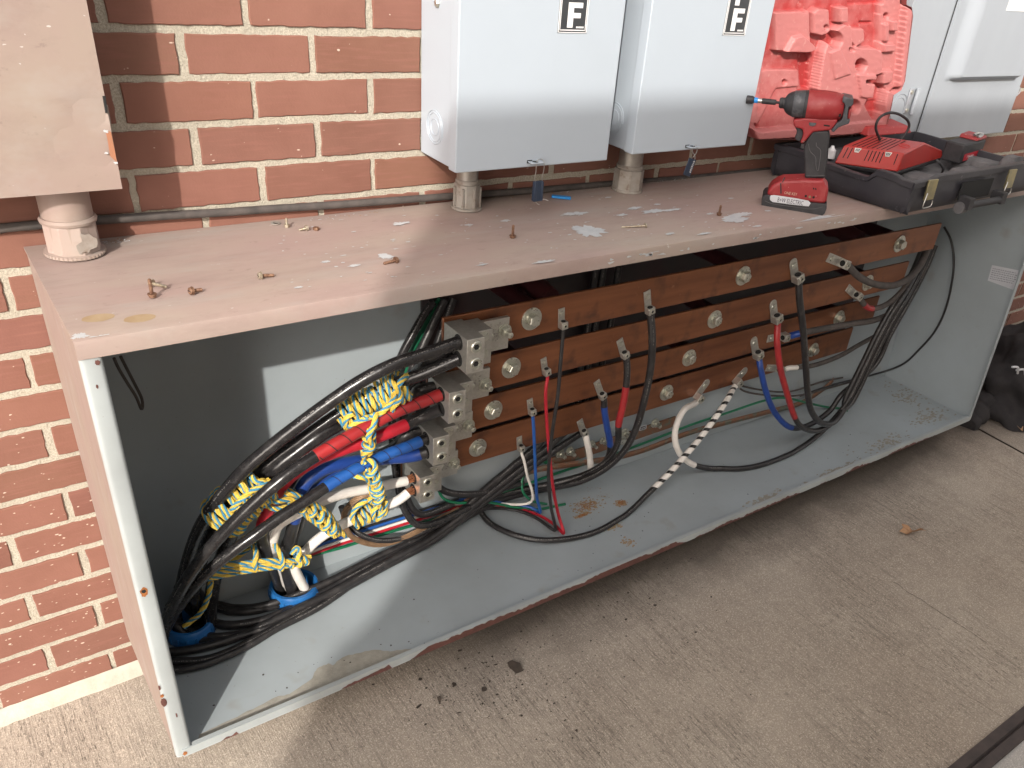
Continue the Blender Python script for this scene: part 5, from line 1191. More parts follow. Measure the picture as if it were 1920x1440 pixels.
m_.build('handle', 'tool_black', case, bevel=.0015)
m_ = MB(); a = on_front(1787, 388); m_.cyl((a.x + .008, yfw - .010, a.z), (a.x + .03, yfw - .010, a.z), .014, 20); m_.build('hinge_boss', 'dusty_black', case)
# lid: moulded relief, standing upright at the back of the tray
def in_poly(x, y, P_):
    c = False; n = len(P_)
    for i in range(n):
        (x1_, y1_), (x2_, y2_) = P_[i], P_[(i + 1) % n]
        if (y1_ > y) != (y2_ > y) and x < (x2_ - x1_) * (y - y1_) / (y2_ - y1_) + x1_: c = not c
    return c
LO = [(1404, 244), (1410, 256), (1422, 262), (1500, 261), (1600, 252), (1664, 239), (1676, 178), (1690, 169), (1697, 152), (1712, 30), (1710, 14), (1700, 9), (1702, -70), (1444, -70), (1430, 60)]
raised = [  # (polygon in photo pixels, height 0..1)
 ([(1404, 246), (1448, -70), (1470, -70), (1428, 238), (1436, 256), (1420, 262)], .55),
 ([(1412, 240), (1426, 248), (1664, 226), (1664, 240), (1600, 254), (1424, 264)], .95),
 ([(1466, 26), (1530, 22), (1532, 96), (1520, 102), (1466, 98)], .62), ([(1480, 100), (1496, 72), (1512, 68), (1540, 92), (1528, 100)], .85),
 ([(1430, 142), (1452, 134), (1512, 134), (1514, 166), (1470, 170), (1434, 240), (1424, 232)], .48), ([(1436, 150), (1508, 142), (1522, 240), (1440, 250)], .38),
 ([(1540, 170), (1552, 100), (1566, 64), (1590, 46), (1604, 52), (1606, 90), (1650, 92), (1662, 100), (1660, 140), (1642, 146), (1640, 170), (1628, 200), (1646, 232), (1590, 236), (1560, 200)], .80),
 ([(1536, 26), (1546, 18), (1566, 20), (1568, 64), (1552, 70), (1536, 66)], .66), ([(1582, 16), (1598, 14), (1598, 44), (1582, 44)], .8),
 ([(1606, 56), (1632, 56), (1634, 80), (1616, 92), (1606, 80)], .62), ([(1560, 100), (1580, 92), (1600, 140), (1570, 150)], .9),
 ([(1612, 140), (1648, 142), (1640, 186), (1618, 184)], .95), ([(1560, 142), (1600, 140), (1602, 200), (1572, 200)], .7),
 ([(1664, -70), (1714, -70), (1714, 30), (1696, 160), (1676, 180), (1660, 150)], .58), ([(1702, 12), (1714, 20), (1698, 160), (1688, 166), (1690, 140)], .98),
 ([(1664, 240), (1656, 226), (1668, 170), (1680, 176)], .95),
 ([(1676, 40), (1688, 40), (1688, 60), (1676, 60)], .9), ([(1666, 46), (1674, 46), (1674, 80), (1666, 80)], .8), ([(1664, 84), (1686, 84), (1684, 98), (1664, 100)], .85), ([(1660, 134), (1680, 134), (1678, 156), (1660, 160)], .85)]
sunk = [([(1518, 106), (1540, 104), (1536, 170), (1524, 170)], .0), ([(1610, -20), (1670, -30), (1668, 10), (1612, 12)], .12), ([(1634, 44), (1656, 44), (1656, 48), (1634, 48)], .1), ([(1628, 152), (1648, 152), (1648, 157), (1628, 157)], .1), ([(1640, 196), (1662, 192), (1662, 214), (1646, 212)], .15), ([(1600, 92), (1608, 92), (1608, 98), (1600, 98)], .1)]
circ = [(1573, 76, 13, .15), (1621, 124, 10, .1), (1608, 202, 11, .2), (1522, 16, 8, .2), (1560, 54, 4, .3), (1674, 32, 4, .2), (1486, 158, 4, .2), (1520, 236, 5, .1), (1450, 120, 0, .3)]
def lid_h(x, y):
    h = .22
    for P_, v in raised:
        if in_poly(x, y, P_): h = max(h, v) if v > .3 else v
    for P_, v in sunk:
        if in_poly(x, y, P_): h = v
    for cx_, cy_, r, v in circ:
        if r and (x - cx_) ** 2 + ((y - cy_) * .85) ** 2 < r * r: h = v
    return h
YL = -.098; DP = .046; stp = .95
nx = int((1716 - 1400) / stp); ny = int((266 + 72) / stp)
hh = [[lid_h(1400 + i * stp, -72 + j * stp) for i in range(nx + 1)] for j in range(ny + 1)]
for _ in range(3):
    h2_ = [r[:] for r in hh]
    for j in range(1, ny):
        for i in range(1, nx): h2_[j][i] = (hh[j][i] * 2 + hh[j - 1][i] + hh[j + 1][i] + hh[j][i - 1] + hh[j][i + 1]) / 6
    hh = h2_
m_ = MB(); vs = []; fs = []; idx = {}
for j in range(ny + 1):
    for i in range(nx + 1):
        px = 1400 + i * stp; py = -72 + j * stp
        p_ = W(px, py, YL); edge = 0
        p_.y = YL + DP * (1 - hh[j][i]) + .0006 * noise.noise((px * .12, py * .12, 0)); idx[(i, j)] = len(vs); vs.append(p_)
for j in range(ny):
    for i in range(nx):
        px = 1400 + (i + .5) * stp; py = -72 + (j + .5) * stp
        if in_poly(px, py, LO): fs.append((idx[(i, j)], idx[(i + 1, j)], idx[(i + 1, j + 1)], idx[(i, j + 1)]))
m_.add(vs, fs, 0, True)
rim = [W(x, y, YL + .004) for x, y in LO]; rn = len(rim); rb = [Vector((q.x, YL + .047, q.z)) for q in rim]
m_.add(rim + rb, [(i, (i + 1) % rn, (i + 1) % rn + rn, i + rn) for i in range(rn)] + [list(range(rn, 2 * rn))], 0, False)
lid = m_.build('lid', 'lid_red', case, angle=60, fix=False)
ca = lid.data.color_attributes.new('dust', 'FLOAT_COLOR', 'POINT')
cv = []
for v_ in lid.data.vertices:
    w__ = v_.co + Vector(case.location); q = max(0, min(1, 1 - (w__.y - YL) / DP)); cv += [q, q, q, 1]
ca.data.foreach_set('color', cv)
a = Z(1462, 261, ZT + HC); m_ = MB(); m_.box((a.x - .012, YL - .012, ZT + HC - .002), (a.x + .012, YL + .004, ZT + HC + .008)); m_.build('hinge', 'dusty_black', case, bevel=.001)
# red lid flap seen behind the charger
m_ = MB(); a = W(1620, 238, -.10); b = W(1705, 226, -.10); m_.hexa([(a.x, -.12, a.z - .02), (b.x, -.12, a.z - .02), (b.x, -.05, a.z - .02), (a.x, -.05, a.z - .02), (a.x + .01, -.11, a.z), (b.x - .01, -.11, a.z - .003), (b.x - .01, -.05, a.z + .003), (a.x + .01, -.05, a.z + .004)]); m_.build('lid_flange', 'lid_red', case, bevel=.004)

# ================================================================ CHARGER
zc = ZT + .036
A = Z(1561, 315, zc); B_ = Z(1680, 331, zc); C_ = Z(1764, 304, zc); D_ = A + C_ - B_
ch = thing('battery_charger', 'bright red slotted battery charger with black base sitting in the open case', 'charger', ((A + C_) / 2)[:])
zu = Vector((0, 0, 1)); h1_ = .011
def ins(p_, c, f): return p_ + (c - p_) * f
cc = (A + C_) / 2
m_ = MB(); m_.hexa([ins(q, cc, .05) for q in (A, B_, C_, D_)] + [q + zu * h1_ for q in (A, B_, C_, D_)]); m_.build('base', 'tool_black', ch, bevel=.003)
e = (B_ - A); w_ = (C_ - B_); hf = up_at(B_, 0, 290); hr = hf * 1.05
# cross-section across w: front face, sloping shoulder, top; far end slopes down
b0 = [A + zu * h1_, B_ + zu * h1_, C_ + zu * h1_, D_ + zu * h1_]
t0 = A + e * .03 + w_ * .06 + zu * hf; t1 = B_ - e * .02 + w_ * .06 + zu * hf; t2 = A + e * .04 + w_ * .50 + zu * (hf + .012); t3 = B_ - e * .04 + w_ * .50 + zu * (hf + .012)
t4 = D_ + e * .04 - w_ * .03 + zu * (hf * .60); t5 = C_ - e * .02 - w_ * .03 + zu * (hf * .60)
m_ = MB(); m_.add(b0 + [t0, t1, t3, t5, t4, t2], [(3, 2, 1, 0), (0, 1, 5, 4), (4, 5, 6, 9), (9, 6, 7, 8), (2, 3, 8, 7), (1, 2, 7, 6, 5), (0, 4, 9, 8, 3)])
cs = m_.build('shell', 'charger_red', ch, bevel=.0035, seg=3)
def slot_on(p0, p1, n_, w2=.0011):
    d = (p1 - p0).normalized(); s_ = d.cross(n_).normalized() * w2; q = n_ * .0005
    return [p0 - s_ - q, p0 + s_ - q, p1 + s_ - q, p1 - s_ - q, p0 - s_ + q, p0 + s_ + q, p1 + s_ + q, p1 - s_ + q]
nf = (e.normalized()).cross(t0 - b0[0]).normalized()
if nf.dot(CAM - B_) < 0: nf = -nf
ntp = (e.normalized()).cross(t2 - t0).normalized(); ntp = ntp if ntp.z > 0 else -ntp
m_ = MB()
for f in (.09, .16, .43, .49, .55, .61, .67, .90):
    lo = lerp(b0[0], b0[1], f); hi = lerp(t0, t1, f); m_.hexa(slot_on(lerp(lo, hi, .35), lerp(lo, hi, .93), nf))
for f in (.12, .20, .28, .36, .44, .52, .60, .68):
    lo = lerp(t0, t1, f); hi = lerp(t2, t3, f); m_.hexa(slot_on(lerp(lo, hi, .06), lerp(lo, hi, .92), ntp))
m_.build('vent_slots', 'hole_black', cs)
for f in (.25, .75):
    lo = lerp(b0[0], b0[1], f); hi = lerp(t0, t1, f); c1_ = lerp(lo, hi, .98); d = e.normalized(); u2 = (hi - lo).normalized()
    m_ = MB(); pl = [c1_ - d * .0085 - u2 * .001, c1_ + d * .0085 - u2 * .001, c1_ + d * .005 - u2 * .012, c1_ - d * .005 - u2 * .012]; m_.prism([q + nf * .0002 for q in pl], nf * .0009); lb_ = m_.build('indicator_window', 'steel', cs, bevel=.0003)
    m_ = MB()
    for k in (-1, 0, 1): m_.prism([c1_ + d * (.0038 * k - .0014) - u2 * .003 + nf * .0012, c1_ + d * (.0038 * k + .0014) - u2 * .003 + nf * .0012, c1_ + d * (.003 * k + .001) - u2 * .0095 + nf * .0012, c1_ + d * (.003 * k - .001) - u2 * .0095 + nf * .0012], nf * .0003)
    m_.build('indicator_print', 'tool_grey', lb_)
q = lerp(lerp(t0, t1, .80), lerp(t2, t3, .80), .55); m_ = MB(); m_.lathe(q - ntp * .0012, ntp, [(0, .0150), (.0018, .0150), (.0022, .0135), (.0004, .012)], 28); m_.build('dial_recess', 'charger_red', cs)
cr = smooth_path([W(1650, 262, -.17), W(1642, 240, -.17), (W(1648, 222, -.17)), W(1665, 212, -.17), W(1685, 214, -.17), W(1702, 226, -.17), W(1704, 240, -.17), W(1694, 256, -.17), W(1688, 262, -.17)], .004)
MB().tube(cr, .0034, 10).build('power_cord', 'tool_black', ch)
m_ = MB(); m_.tube(smooth_path([W(1756, 300, -.36), W(1762, 306, -.37), W(1768, 316, -.37), W(1766, 324, -.36)], .003), .0028, 8); m_.build('power_cord', 'tool_black', ch)
# spare battery at the right of the case
zc = ZT + .044
A = Z(1762, 299, zc); B_ = Z(1798, 308, zc); C_ = Z(1838, 296, zc); D_ = A + C_ - B_
hb2 = up_at(B_, 0, 272)
bt = thing('spare_battery', 'black battery pack with red label and metal belt clip at the right of the case', 'battery', ((A + C_) / 2)[:])
m_ = MB(); m_.hexa([A, B_, C_, D_] + [q + zu * hb2 for q in (A, B_, C_, D_)]); m_.build('pack', 'tool_black', bt, bevel=.005, seg=3)
nb = (C_ - B_).cross(zu).normalized(); nb = nb if nb.dot(CAM - B_) > 0 else -nb
q0 = lerp(B_, C_, .12) + zu * hb2 * .12 + nb * .0002; q1 = lerp(B_, C_, .92) + zu * hb2 * .12 + nb * .0002
m_ = MB(); m_.prism([q0, q1, q1 + zu * hb2 * .36, q0 + zu * hb2 * .36], nb * .0008); lb_ = m_.build('label', 'label_red', bt)
text_mesh('Milwaukee', .011, q0 + (q1 - q0) * .14 + zu * hb2 * .13 + nb * .001, (q1 - q0), zu, 'label_print', 'white_plastic', lb_, shear=.3)
m_ = MB(); tA = lerp(A, D_, .5) + zu * hb2; m_.hexa([lerp(A, D_, .55) + zu * (hb2 + .0003), lerp(B_, C_, .55) + zu * (hb2 + .0003), lerp(B_, C_, .98) + zu * (hb2 + .0003), D_ + zu * (hb2 + .0003), lerp(A, D_, .6) + zu * (hb2 + .010), lerp(B_, C_, .6) + zu * (hb2 + .009), lerp(B_, C_, .96) + zu * (hb2 + .010), lerp(A, D_, .96) + zu * (hb2 + .012)])
m_.build('rail_block', 'tool_red', bt, bevel=.003)
q = lerp(B_, C_, .7) + zu * (hb2 + .014); d = (C_ - B_).normalized(); s2 = (B_ - A).normalized()
m_ = MB(); m_.tube(smooth_path([q - d * .022 - s2 * .015, q - d * .008 - s2 * .012 + zu * .004, q + d * .012 - s2 * .01 + zu * .002, q + d * .014 - s2 * .004, q - d * .004 - s2 * .004 - zu * .004, q - d * .016 - s2 * .006 - zu * .004], .002), .003, 8)
m_.hexa([q + s2 * a_ + d * b_ + zu * c_ for a_, b_, c_ in ((-.018, -.012, -.004), (-.004, -.012, -.004), (-.004, .016, -.002), (-.018, .016, -.002), (-.018, -.012, -.001), (-.004, -.012, -.001), (-.004, .016, .004), (-.018, .016, .004))]); m_.build('belt_clip', 'steel', bt)
# loose things in the tray left of the charger
m_ = MB(); a = Z(1556, 296, ZT + .04); m_.lathe(a, (0, 0, 1), [(0, .012), (.02, .011), (.024, .006), (.03, .004)], 16); m_.build
tag(m_.build('socket', 'white_plastic', None), 'small pale plastic cap in the tray beside the red charger', 'cap')

# ================================================================ IMPACT DRIVER
PB = Vector((1.166, -.284, ZT)); dT = Vector((.645, -.764, 0)).normalized(); nT = Vector((-.764, -.645, 0)).normalized()
drv = thing('impact_driver', 'red and black cordless impact driver standing upright on its battery on the tan top', 'impact driver', PB[:])
PC = PB - nT * .036                                                # centre plane of the tool
def D(x, y, off=0.0): return PL(1380 + x / 5.538, 150 + y / 5.538, PC + nT * off, nT)
def slab(pts, half, mat, name, par=drv, bevel=.006, off=0, seg=3, sm_=True):
    P_ = [D(x, y) + nT * (off + half) for x, y in pts]
    if sm_:
        pass
    return MB().prism(P_, -nT * 2 * half).build(name, mat, par, bevel=bevel, seg=seg, angle=50)
axv = (D(1110, 285) - D(450, 236)); axn = axv.normalized()
def ax_at(x): return D(450 + (x - 450), 236 + (x - 450) * (285 - 236) / 660.)
def RR(px): return px / 5.538 * ((PC - CAM).dot(FWD)) / FPX
def along(x): return (ax_at(x) - ax_at(450)).dot(axn)
o450 = ax_at(450)
MB().lathe(o450, axn, [(along(730), RR(128)), (along(760), RR(138)), (along(900), RR(142)), (along(1010), RR(134)), (along(1095), RR(118)), (along(1115), RR(100))], 36).build('motor_housing', 'tool_red', drv)
nose = MB().lathe(o450, axn, [(along(505), RR(50)), (along(512), RR(66)), (along(530), RR(86)), (along(560), RR(104)), (along(592), RR(114))], 32).build('nose', 'tool_black', drv)
MB().lathe(o450, axn, [(along(592), RR(116)), (along(600), RR(120)), (along(700), RR(130)), (along(704), RR(128))], 32).build('nose_ring', 'tool_grey', drv)
MB().lathe(o450, axn, [(along(704), RR(130)), (along(735), RR(133)), (along(740), RR(128))], 32).build('rubber_band', 'tool_black', drv)
MB().lathe(o450, axn, [(along(448), RR(34)), (along(455), RR(46)), (along(478), RR(52)), (along(485), RR(48)), (along(505), RR(52)), (along(512), RR(44))], 24).build('chuck_collar', 'tool_black', drv)
b1 = D(418, 232); b0_ = D(108, 200); ab = (b0_ - b1).normalized()
bit = MB().lathe(o450, ab, [(0, RR(12)), (.004, RR(12)), ((D(418, 232) - o450).length, RR(13)), ((D(414, 232) - o450).length, RR(25)), ((D(275, 216) - o450).length, RR(26)), ((D(268, 216) - o450).length, RR(20))], 18).build('bit_holder', 'tool_black', drv)
L_ = lambda x, y: (D(x, y) - o450).length
MB().lathe(o450, ab, [(L_(268, 216), RR(23)), (L_(228, 211), RR(23))], 18).build('steel_sleeve', 'steel', bit)
MB().lathe(o450, ab, [(L_(228, 211), RR(24)), (L_(190, 207), RR(27))], 18).build('blue_ring', 'tag_blue', bit)
MB().lathe(o450, ab, [(L_(190, 207), RR(27)), (L_(170, 204), RR(37)), (L_(112, 199), RR(39)), (L_(108, 198), RR(34)), (L_(112, 199), RR(24))], 18).build('nut_socket', 'tool_black', bit)
slab([(596, 395), (745, 375), (1060, 395), (1040, 440), (985, 505), (800, 522), (742, 590), (700, 642), (664, 640), (686, 590), (698, 540), (690, 495), (610, 478), (596, 440)], .019, 'tool_red', 'grip_housing', bevel=.005)
slab([(612, 482), (688, 492), (702, 540), (690, 595), (662, 632), (618, 612), (612, 590), (628, 560), (632, 520)], .011, 'tool_black', 'trigger', bevel=.004)
slab([(1108, 152), (1150, 160), (1216, 175), (1212, 232), (1195, 250), (1168, 262), (1160, 290), (1150, 390), (1180, 385), (1168, 430), (1105, 452), (1060, 470), (1010, 520), (985, 505), (1010, 470), (1045, 425), (1085, 400), (1100, 380), (1128, 250), (1118, 215), (1100, 212)], .027, 'tool_grey', 'rear_bumper', bevel=.004)
slab([(1165, 292), (1200, 262), (1184, 378), (1152, 392)], .022, 'tool_red', 'rear_cap', bevel=.006)
slab([(800, 520), (960, 512), (975, 555), (960, 690), (948, 850), (930, 985), (925, 1003), (715, 1003), (708, 800), (704, 690), (722, 640), (748, 588)], .0165, 'tool_black', 'handle', bevel=.007)
slab([(430, 1030), (490, 1008), (700, 1000), (918, 1004), (925, 1050), (958, 1082), (955, 1130), (940, 1215), (925, 1250), (700, 1232), (480, 1195), (325, 1165), (335, 1120), (370, 1070)], .031, 'tool_red', 'foot', bevel=.006)
slab([(296, 1160), (325, 1150), (480, 1190), (700, 1225), (930, 1245), (940, 1230), (938, 1290), (918, 1340), (868, 1388), (800, 1402), (290, 1312), (270, 1275), (276, 1190)], .036, 'tool_black', 'battery_pack', bevel=.005)
# pack details on the near face
def flat(pts, off, th, mat, name, par=drv, bevel=0):
    P_ = [D(x, y, off) + nT * 0 for x, y in pts]; return MB().prism(P_, nT * th).build(name, mat, par, bevel=bevel)
st_ = flat([(352, 1212), (362, 1198), (395, 1194), (600, 1224), (752, 1252), (775, 1280), (755, 1312), (560, 1290), (380, 1266), (352, 1244)], .0362, .0006, 'label_white', 'name_sticker')
uD = (D(760, 1285, .0368) - D(380, 1228, .0368)).normalized(); vD = uD.cross(nT) if uD.cross(nT).z > 0 else -uD.cross(nT)
text_mesh('B+W ELECTRIC', .0135, D(425, 1262, .0372), uD, vD, 'handwriting', 'ink', st_, lift=.0002, sx=.62)
text_mesh('ONE KEY', .0085, D(498, 1182, .0315), uD, vD, 'print', 'print_cream', drv, lift=.0005, sx=.8)
for x, y in ((725, 1205), (766, 1213), (806, 1218)):
    c = D(x, y, .0312); m_ = MB(); m_.lathe(c, nT, [(0, .0026), (.0006, .0026), (.0006, .0012)], 12); m_.build('indicator', 'brass' if x == 766 else 'hole_black', drv)
flat([(458, 1070), (470, 1070), (474, 1180), (460, 1178)], .031, .0008, 'tool_black', 'release_gap')
flat([(500, 1010), (512, 1012), (488, 1060), (476, 1064)], .031, .0008, 'tool_black', 'release_gap')
for P_ in ([(1088, 250), (1112, 250), (1108, 290), (1086, 290)], [(1082, 300), (1106, 300), (1100, 340), (1078, 340)], [(1076, 348), (1098, 350), (1092, 382), (1070, 380)]): flat([(x - 6, y) for x, y in P_], .0215, .003, 'hole_black', 'vent')
flat([(760, 440), (835, 445), (830, 465), (805, 480), (770, 478), (755, 460)], .0192, .0012, 'tool_grey', 'direction_switch', bevel=.0004)
flat([(800, 1118), (812, 1120), (812, 1138), (800, 1134)], .0312, .0008, 'hole_black', 'vent'); flat([(820, 1120), (834, 1126), (836, 1142), (822, 1138)], .0312, .0008, 'hole_black', 'vent')
flat([(910, 462), (975, 470), (972, 484), (912, 476)], .0192, .0008, 'hole_black', 'vent')
def groove(pts, off, name='grip_line', r=.0005, mat='dusty_black'):
    MB().tube(smooth_path([D(x, y, off) for x, y in pts], .002), r, 6).build(name, mat, drv)
groove([(752, 660), (770, 740), (825, 800), (830, 880), (842, 940), (855, 940), (864, 880), (880, 735), (836, 690), (834, 650)], .0166)
groove([(720, 990), (820, 994), (925, 990)], .0166)
groove([(300, 1255), (380, 1285), (560, 1312), (780, 1340), (900, 1318)], .0364); groove([(520, 1032), (700, 1058), (790, 1085), (800, 1170)], .0312, mat='tool_red')

# ================================================================ LOOSE HARDWARE ON THE TOP
def screw(label, px0, py0, px1, py1, mat, upright=False, r=.0026, hr_=.0052, L=None, head='hex', name='machine_screw', hh_=.004):
    """head at p0, tip at p1 (photo pixels); lies on or stands on the tan top"""
    zt_ = ZT + .0008
    if upright:
        a = Z(px0, py0, zt_); a = Vector((a.x, a.y, zt_)); L = up_at(a, 0, py1) if L is None else L; b = a + Vector((0, 0, L))
        o0 = a; ax_ = Vector((0, 0, 1))
    else:
        a = Z(px0, py0, zt_ + hr_ * .9); b = Z(px1, py1, zt_ + r); ax_ = (b - a).normalized(); L = (b - a).length; o0 = a
        if not name.startswith('wood'):
            L = min(L, .026)
    t = thing(name, label, 'screw' if name != 'nut' else 'nut', o0[:], 'loose screws and bolts on the tan top')
    th = MB(); prof = [(hh_ + .001, r)]
    n = int((L - hh_) / .0013)
    for k in range(n): z_ = hh_ + .001 + k * .0013; prof += [(z_, r * 1.02), (z_ + .0006, r * .80)]
    prof += [(L, r * .85), (L + .001, r * .4)]
    th.lathe(o0, ax_, prof, 14); th.build('shank', mat[1] if isinstance(mat, tuple) else mat, t)
    hd = MB(); hm = mat[0] if isinstance(mat, tuple) else mat
    hd.lathe(o0, ax_, [(hh_, hr_ * 1.18), (hh_ + .0012, hr_ * 1.15), (hh_ + .0014, r)], 24)
    hd.lathe(o0, ax_, [(0, hr_ * .86), (.0006, hr_), (hh_ - .0002, hr_)], 6 if head == 'hex' else 22, smooth=head != 'hex')
    hd.build('head', hm, t)
    if head != 'round0':
        _, u, v = MB().frame(ax_); sl_ = MB(); c = o0 - ax_ * .0002
        sl_.hexa([c - u * hr_ * .8 - v * .0006, c + u * hr_ * .8 - v * .0006, c + u * hr_ * .8 + v * .0006, c - u * hr_ * .8 + v * .0006, c - u * hr_ * .8 - v * .0006 + ax_ * .0006, c + u * hr_ * .8 - v * .0006 + ax_ * .0006, c + u * hr_ * .8 + v * .0006 + ax_ * .0006, c - u * hr_ * .8 + v * .0006 + ax_ * .0006]); sl_.build('slot', 'hole_black', t)
    return t
screw('zinc screw lying with its head under the upright rusty screw, front left', 280, 530, 312, 538, 'screw_zinc')
screw('rusty screw standing on its head against a lying screw, front left', 286, 557, 0, 524, 'screw_rust', upright=True)
screw('rusty slotted screw lying head towards the viewer beside the crossed pair', 355, 546, 378, 543, 'screw_rust', head='round')
screw('white headed screw with rusty shank lying in the open middle of the left half', 484, 517, 513, 516, ('screw_zinc', 'screw_rust'), head='round')
screw('dark rusty screw lying in the shadow edge near a grey paint chip', 746, 487, 720, 494, 'screw_rust')
screw('dark rusty screw standing upright on its head right of the shadow edge', 961, 446, 0, 423, 'screw_rust', upright=True)
screw('dark screw standing upright on a big grey paint chip near the driver', 1348, 404, 0, 386, 'screw_rust', upright=True)
screw('small zinc screw standing on its head beside the flat washer', 538, 426, 0, 411, 'screw_zinc', upright=True, r=.0022, hr_=.0045)
screw('small zinc screw lying between the upright small screw and the tan nut', 578, 427, 561, 431, 'screw_zinc', r=.0022, hr_=.0045, head='round')
a = Z(517, 419, ZT + .001); t = MB(); t.lathe(a, (0, 0, 1), [(0, .0042), (0, .0085), (.0012, .0085), (.0012, .0042), (0, .0042)], 26)
tag(t.build('flat_washer', 'dusty_zinc', None), 'dull flat washer lying leftmost in the row near the wall', 'washer', 'loose screws and bolts on the tan top')
a = Z(593, 431, ZT + .001); t = MB(); t.lathe(a, (0, 0, 1), [(0, .0026), (0, .0055), (.0045, .0055), (.0045, .0026), (0, .0026)], 6, smooth=False)
tag(t.build('hex_nut', 'screw_rust', None), 'small tan hex nut at the right end of the row near the wall', 'nut', 'loose screws and bolts on the tan top')
screw('long thin wood screw lying between two grey paint chips', 1212, 423, 1166, 426, 'screw_zinc', r=.0018, hr_=.0042, head='round', name='wood_screw', hh_=.002)
# dry bits along the wall
m_ = MB(); rr = random.Random(31)
for k in range(150):
    px = rr.choice([rr.uniform(930, 1120), rr.uniform(1225, 1300), rr.uniform(160, 220), rr.uniform(560, 700)]); py = 372 - (px - 900) * .085 - rr.uniform(0, 10); c = Z(px, py, ZT + .0012)
    if c.y > -.012: c.y = -rr.uniform(.014, .03)
    a_ = rr.uniform(0, 6.3); l = rr.uniform(.001, .006); w2 = rr.uniform(.0003, .0012); d = Vector((cos(a_), sin(a_) * .6, rr.uniform(-.1, .3))) * l; s_ = Vector((-sin(a_), cos(a_), 0)) * w2
    m_.add([c - s_, c + s_, c + s_ + d, c - s_ + d], [(0, 1, 2, 3)], rr.choice([0, 0, 1]))
tag(m_.build('debris', ['leaf', 'label_white'], None, fix=False), 'dry crumbs and grit along the back of the tan top', 'debris', kind='stuff')

# ================================================================ GROUND CLUTTER
m_ = MB(); rr = random.Random(17)
def flake(mb, x, y, r, mi=0, lift=.0006, up=.3):
    n = rr.randint(4, 7); ph = rr.uniform(0, 6); tl = rr.uniform(-up, up) * r
    el = rr.uniform(.45, 1); o = [Vector((x + cos(ph + 2 * pi * k / n) * r * rr.uniform(.6, 1.1), y + sin(ph + 2 * pi * k / n) * r * el * rr.uniform(.6, 1.1), GZ + lift + abs(tl) + tl * cos(2 * pi * k / n))) for k in range(n)]
    mb.add(o, [list(range(n))], mi)
for (px, py, s_, k) in ((940, 1270, 75, 150), (1020, 1200, 70, 40), (870, 1320, 60, 60), (1200, 1130, 50, 30), (1000, 1290, 160, 70), (1290, 1040, 60, 40), (1250, 1120, 120, 60)):
    for _ in range(k):
        c = Z(px + rr.gauss(0, s_), py + rr.gauss(0, s_ * .42), GZ)
        if c.y < -.12 and c.x > -.2: flake(m_, c.x, c.y, min(.006, .0009 + abs(rr.gauss(0, .0013))))
for px, py, r in ((788, 1274, .007), (852, 1285, .009), (824, 1312, .010), (786, 1326, .012), (908, 1294, .011), (905, 1245, .007), (862, 1221, .007), (930, 1247, .006), (1218, 1123, .006), (1228, 1135, .007), (700, 1284, .006), (745, 1232, .004), (923, 1232, .005), (1060, 1110, .006)):
    c = Z(px, py, GZ); flake(m_, c.x, c.y, r * .8, up=.5)
tag(m_.build('paint_flakes', 'flake_dark', None, fix=False), 'scatter of dark paint flakes on the concrete under the trough edge', 'debris', kind='stuff')
m_ = MB(); c = Z(964, 1252, GZ); m_.add([c + Vector(q) for q in ((-.006, .020, .002), (.004, .018, .006), (.014, -.002, .010), (.012, -.020, .002), (-.006, -.018, .001), (-.010, .004, .003))] + [c + Vector((0, 0, .008))], [(0, 1, 6), (1, 2, 6), (2, 3, 6), (3, 4, 6), (4, 5, 6), (5, 0, 6)])
o_ = m_.build('paint_flake', 'flake_dark', None, fix=False); tag(o_, 'largest dark angular paint flake on the concrete', 'flake')
def leaf(label, px, py, size, mat, rot, seed, z=GZ, pos=None):
    r2 = random.Random(seed); c = pos or Z(px, py, z); n = 26; vs = [c + Vector((0, 0, .006))]; 
    for k in range(n):
        t = 2 * pi * k / n; q = size * (.55 + .45 * abs(cos(t)) ** .6) * (1 + .22 * sin(t * 7 + seed)) * r2.uniform(.88, 1.08); x = cos(t) * q; y = sin(t) * q * .42
        vs.append(c + Vector((x * cos(rot) - y * sin(rot), x * sin(rot) + y * cos(rot), .003 + .30 * abs(y) + .010 * (sin(t * 2 + seed) + 1) * size / .03)))
    m_ = MB(); m_.add(vs, [(0, 1 + k, 1 + (k + 1) % n) for k in range(n)], 0, True)
    tip = vs[1]; m_.tube([tip, tip + Vector((cos(rot) * size * .4, sin(rot) * size * .4, -.001))], size * .02, 6)
    o_ = m_.build('dry_leaf', mat, None, fix=False); return tag(o_, label, 'leaf', None)
leaf('curled brown dry leaf lying alone on the open concrete', 1706, 1001, .034, 'leaf', -.55, 3)
leaf('small pale dry leaf on the concrete beside the black bag', 1840, 779, .030, 'leaf_pale', .2, 9)
# leaf litter at the wall beyond the bag
m_ = MB(); rr = random.Random(77)
for k in range(900):
    x = 2.62 + rr.random() ** .8 * 2.4; y = -.015 - abs(rr.gauss(0, .16)); z = GZ + .01 + .16 * math.exp(-abs(y) / .10) * rr.random() ** .6 + rr.uniform(0, .02); s_ = rr.uniform(.014, .035); a_ = rr.uniform(0, 6.28)
    d = Vector((cos(a_), sin(a_), rr.uniform(-.6, .6))) * s_; e_ = Vector((-sin(a_), cos(a_), rr.uniform(-.6, .6))) * s_ * .45; c = Vector((x, y, z)); u2 = Vector((0, 0, s_ * .25))
    m_.add([c - d, c - d * .3 + e_ + u2, c + d * .5 + e_ * .8 + u2, c + d, c + d * .4 - e_ + u2, c - d * .4 - e_ * .9 + u2, c], [(0, 1, 6), (1, 2, 6), (2, 3, 6), (3, 4, 6), (4, 5, 6), (5, 0, 6)], rr.choice([0, 0, 1]))
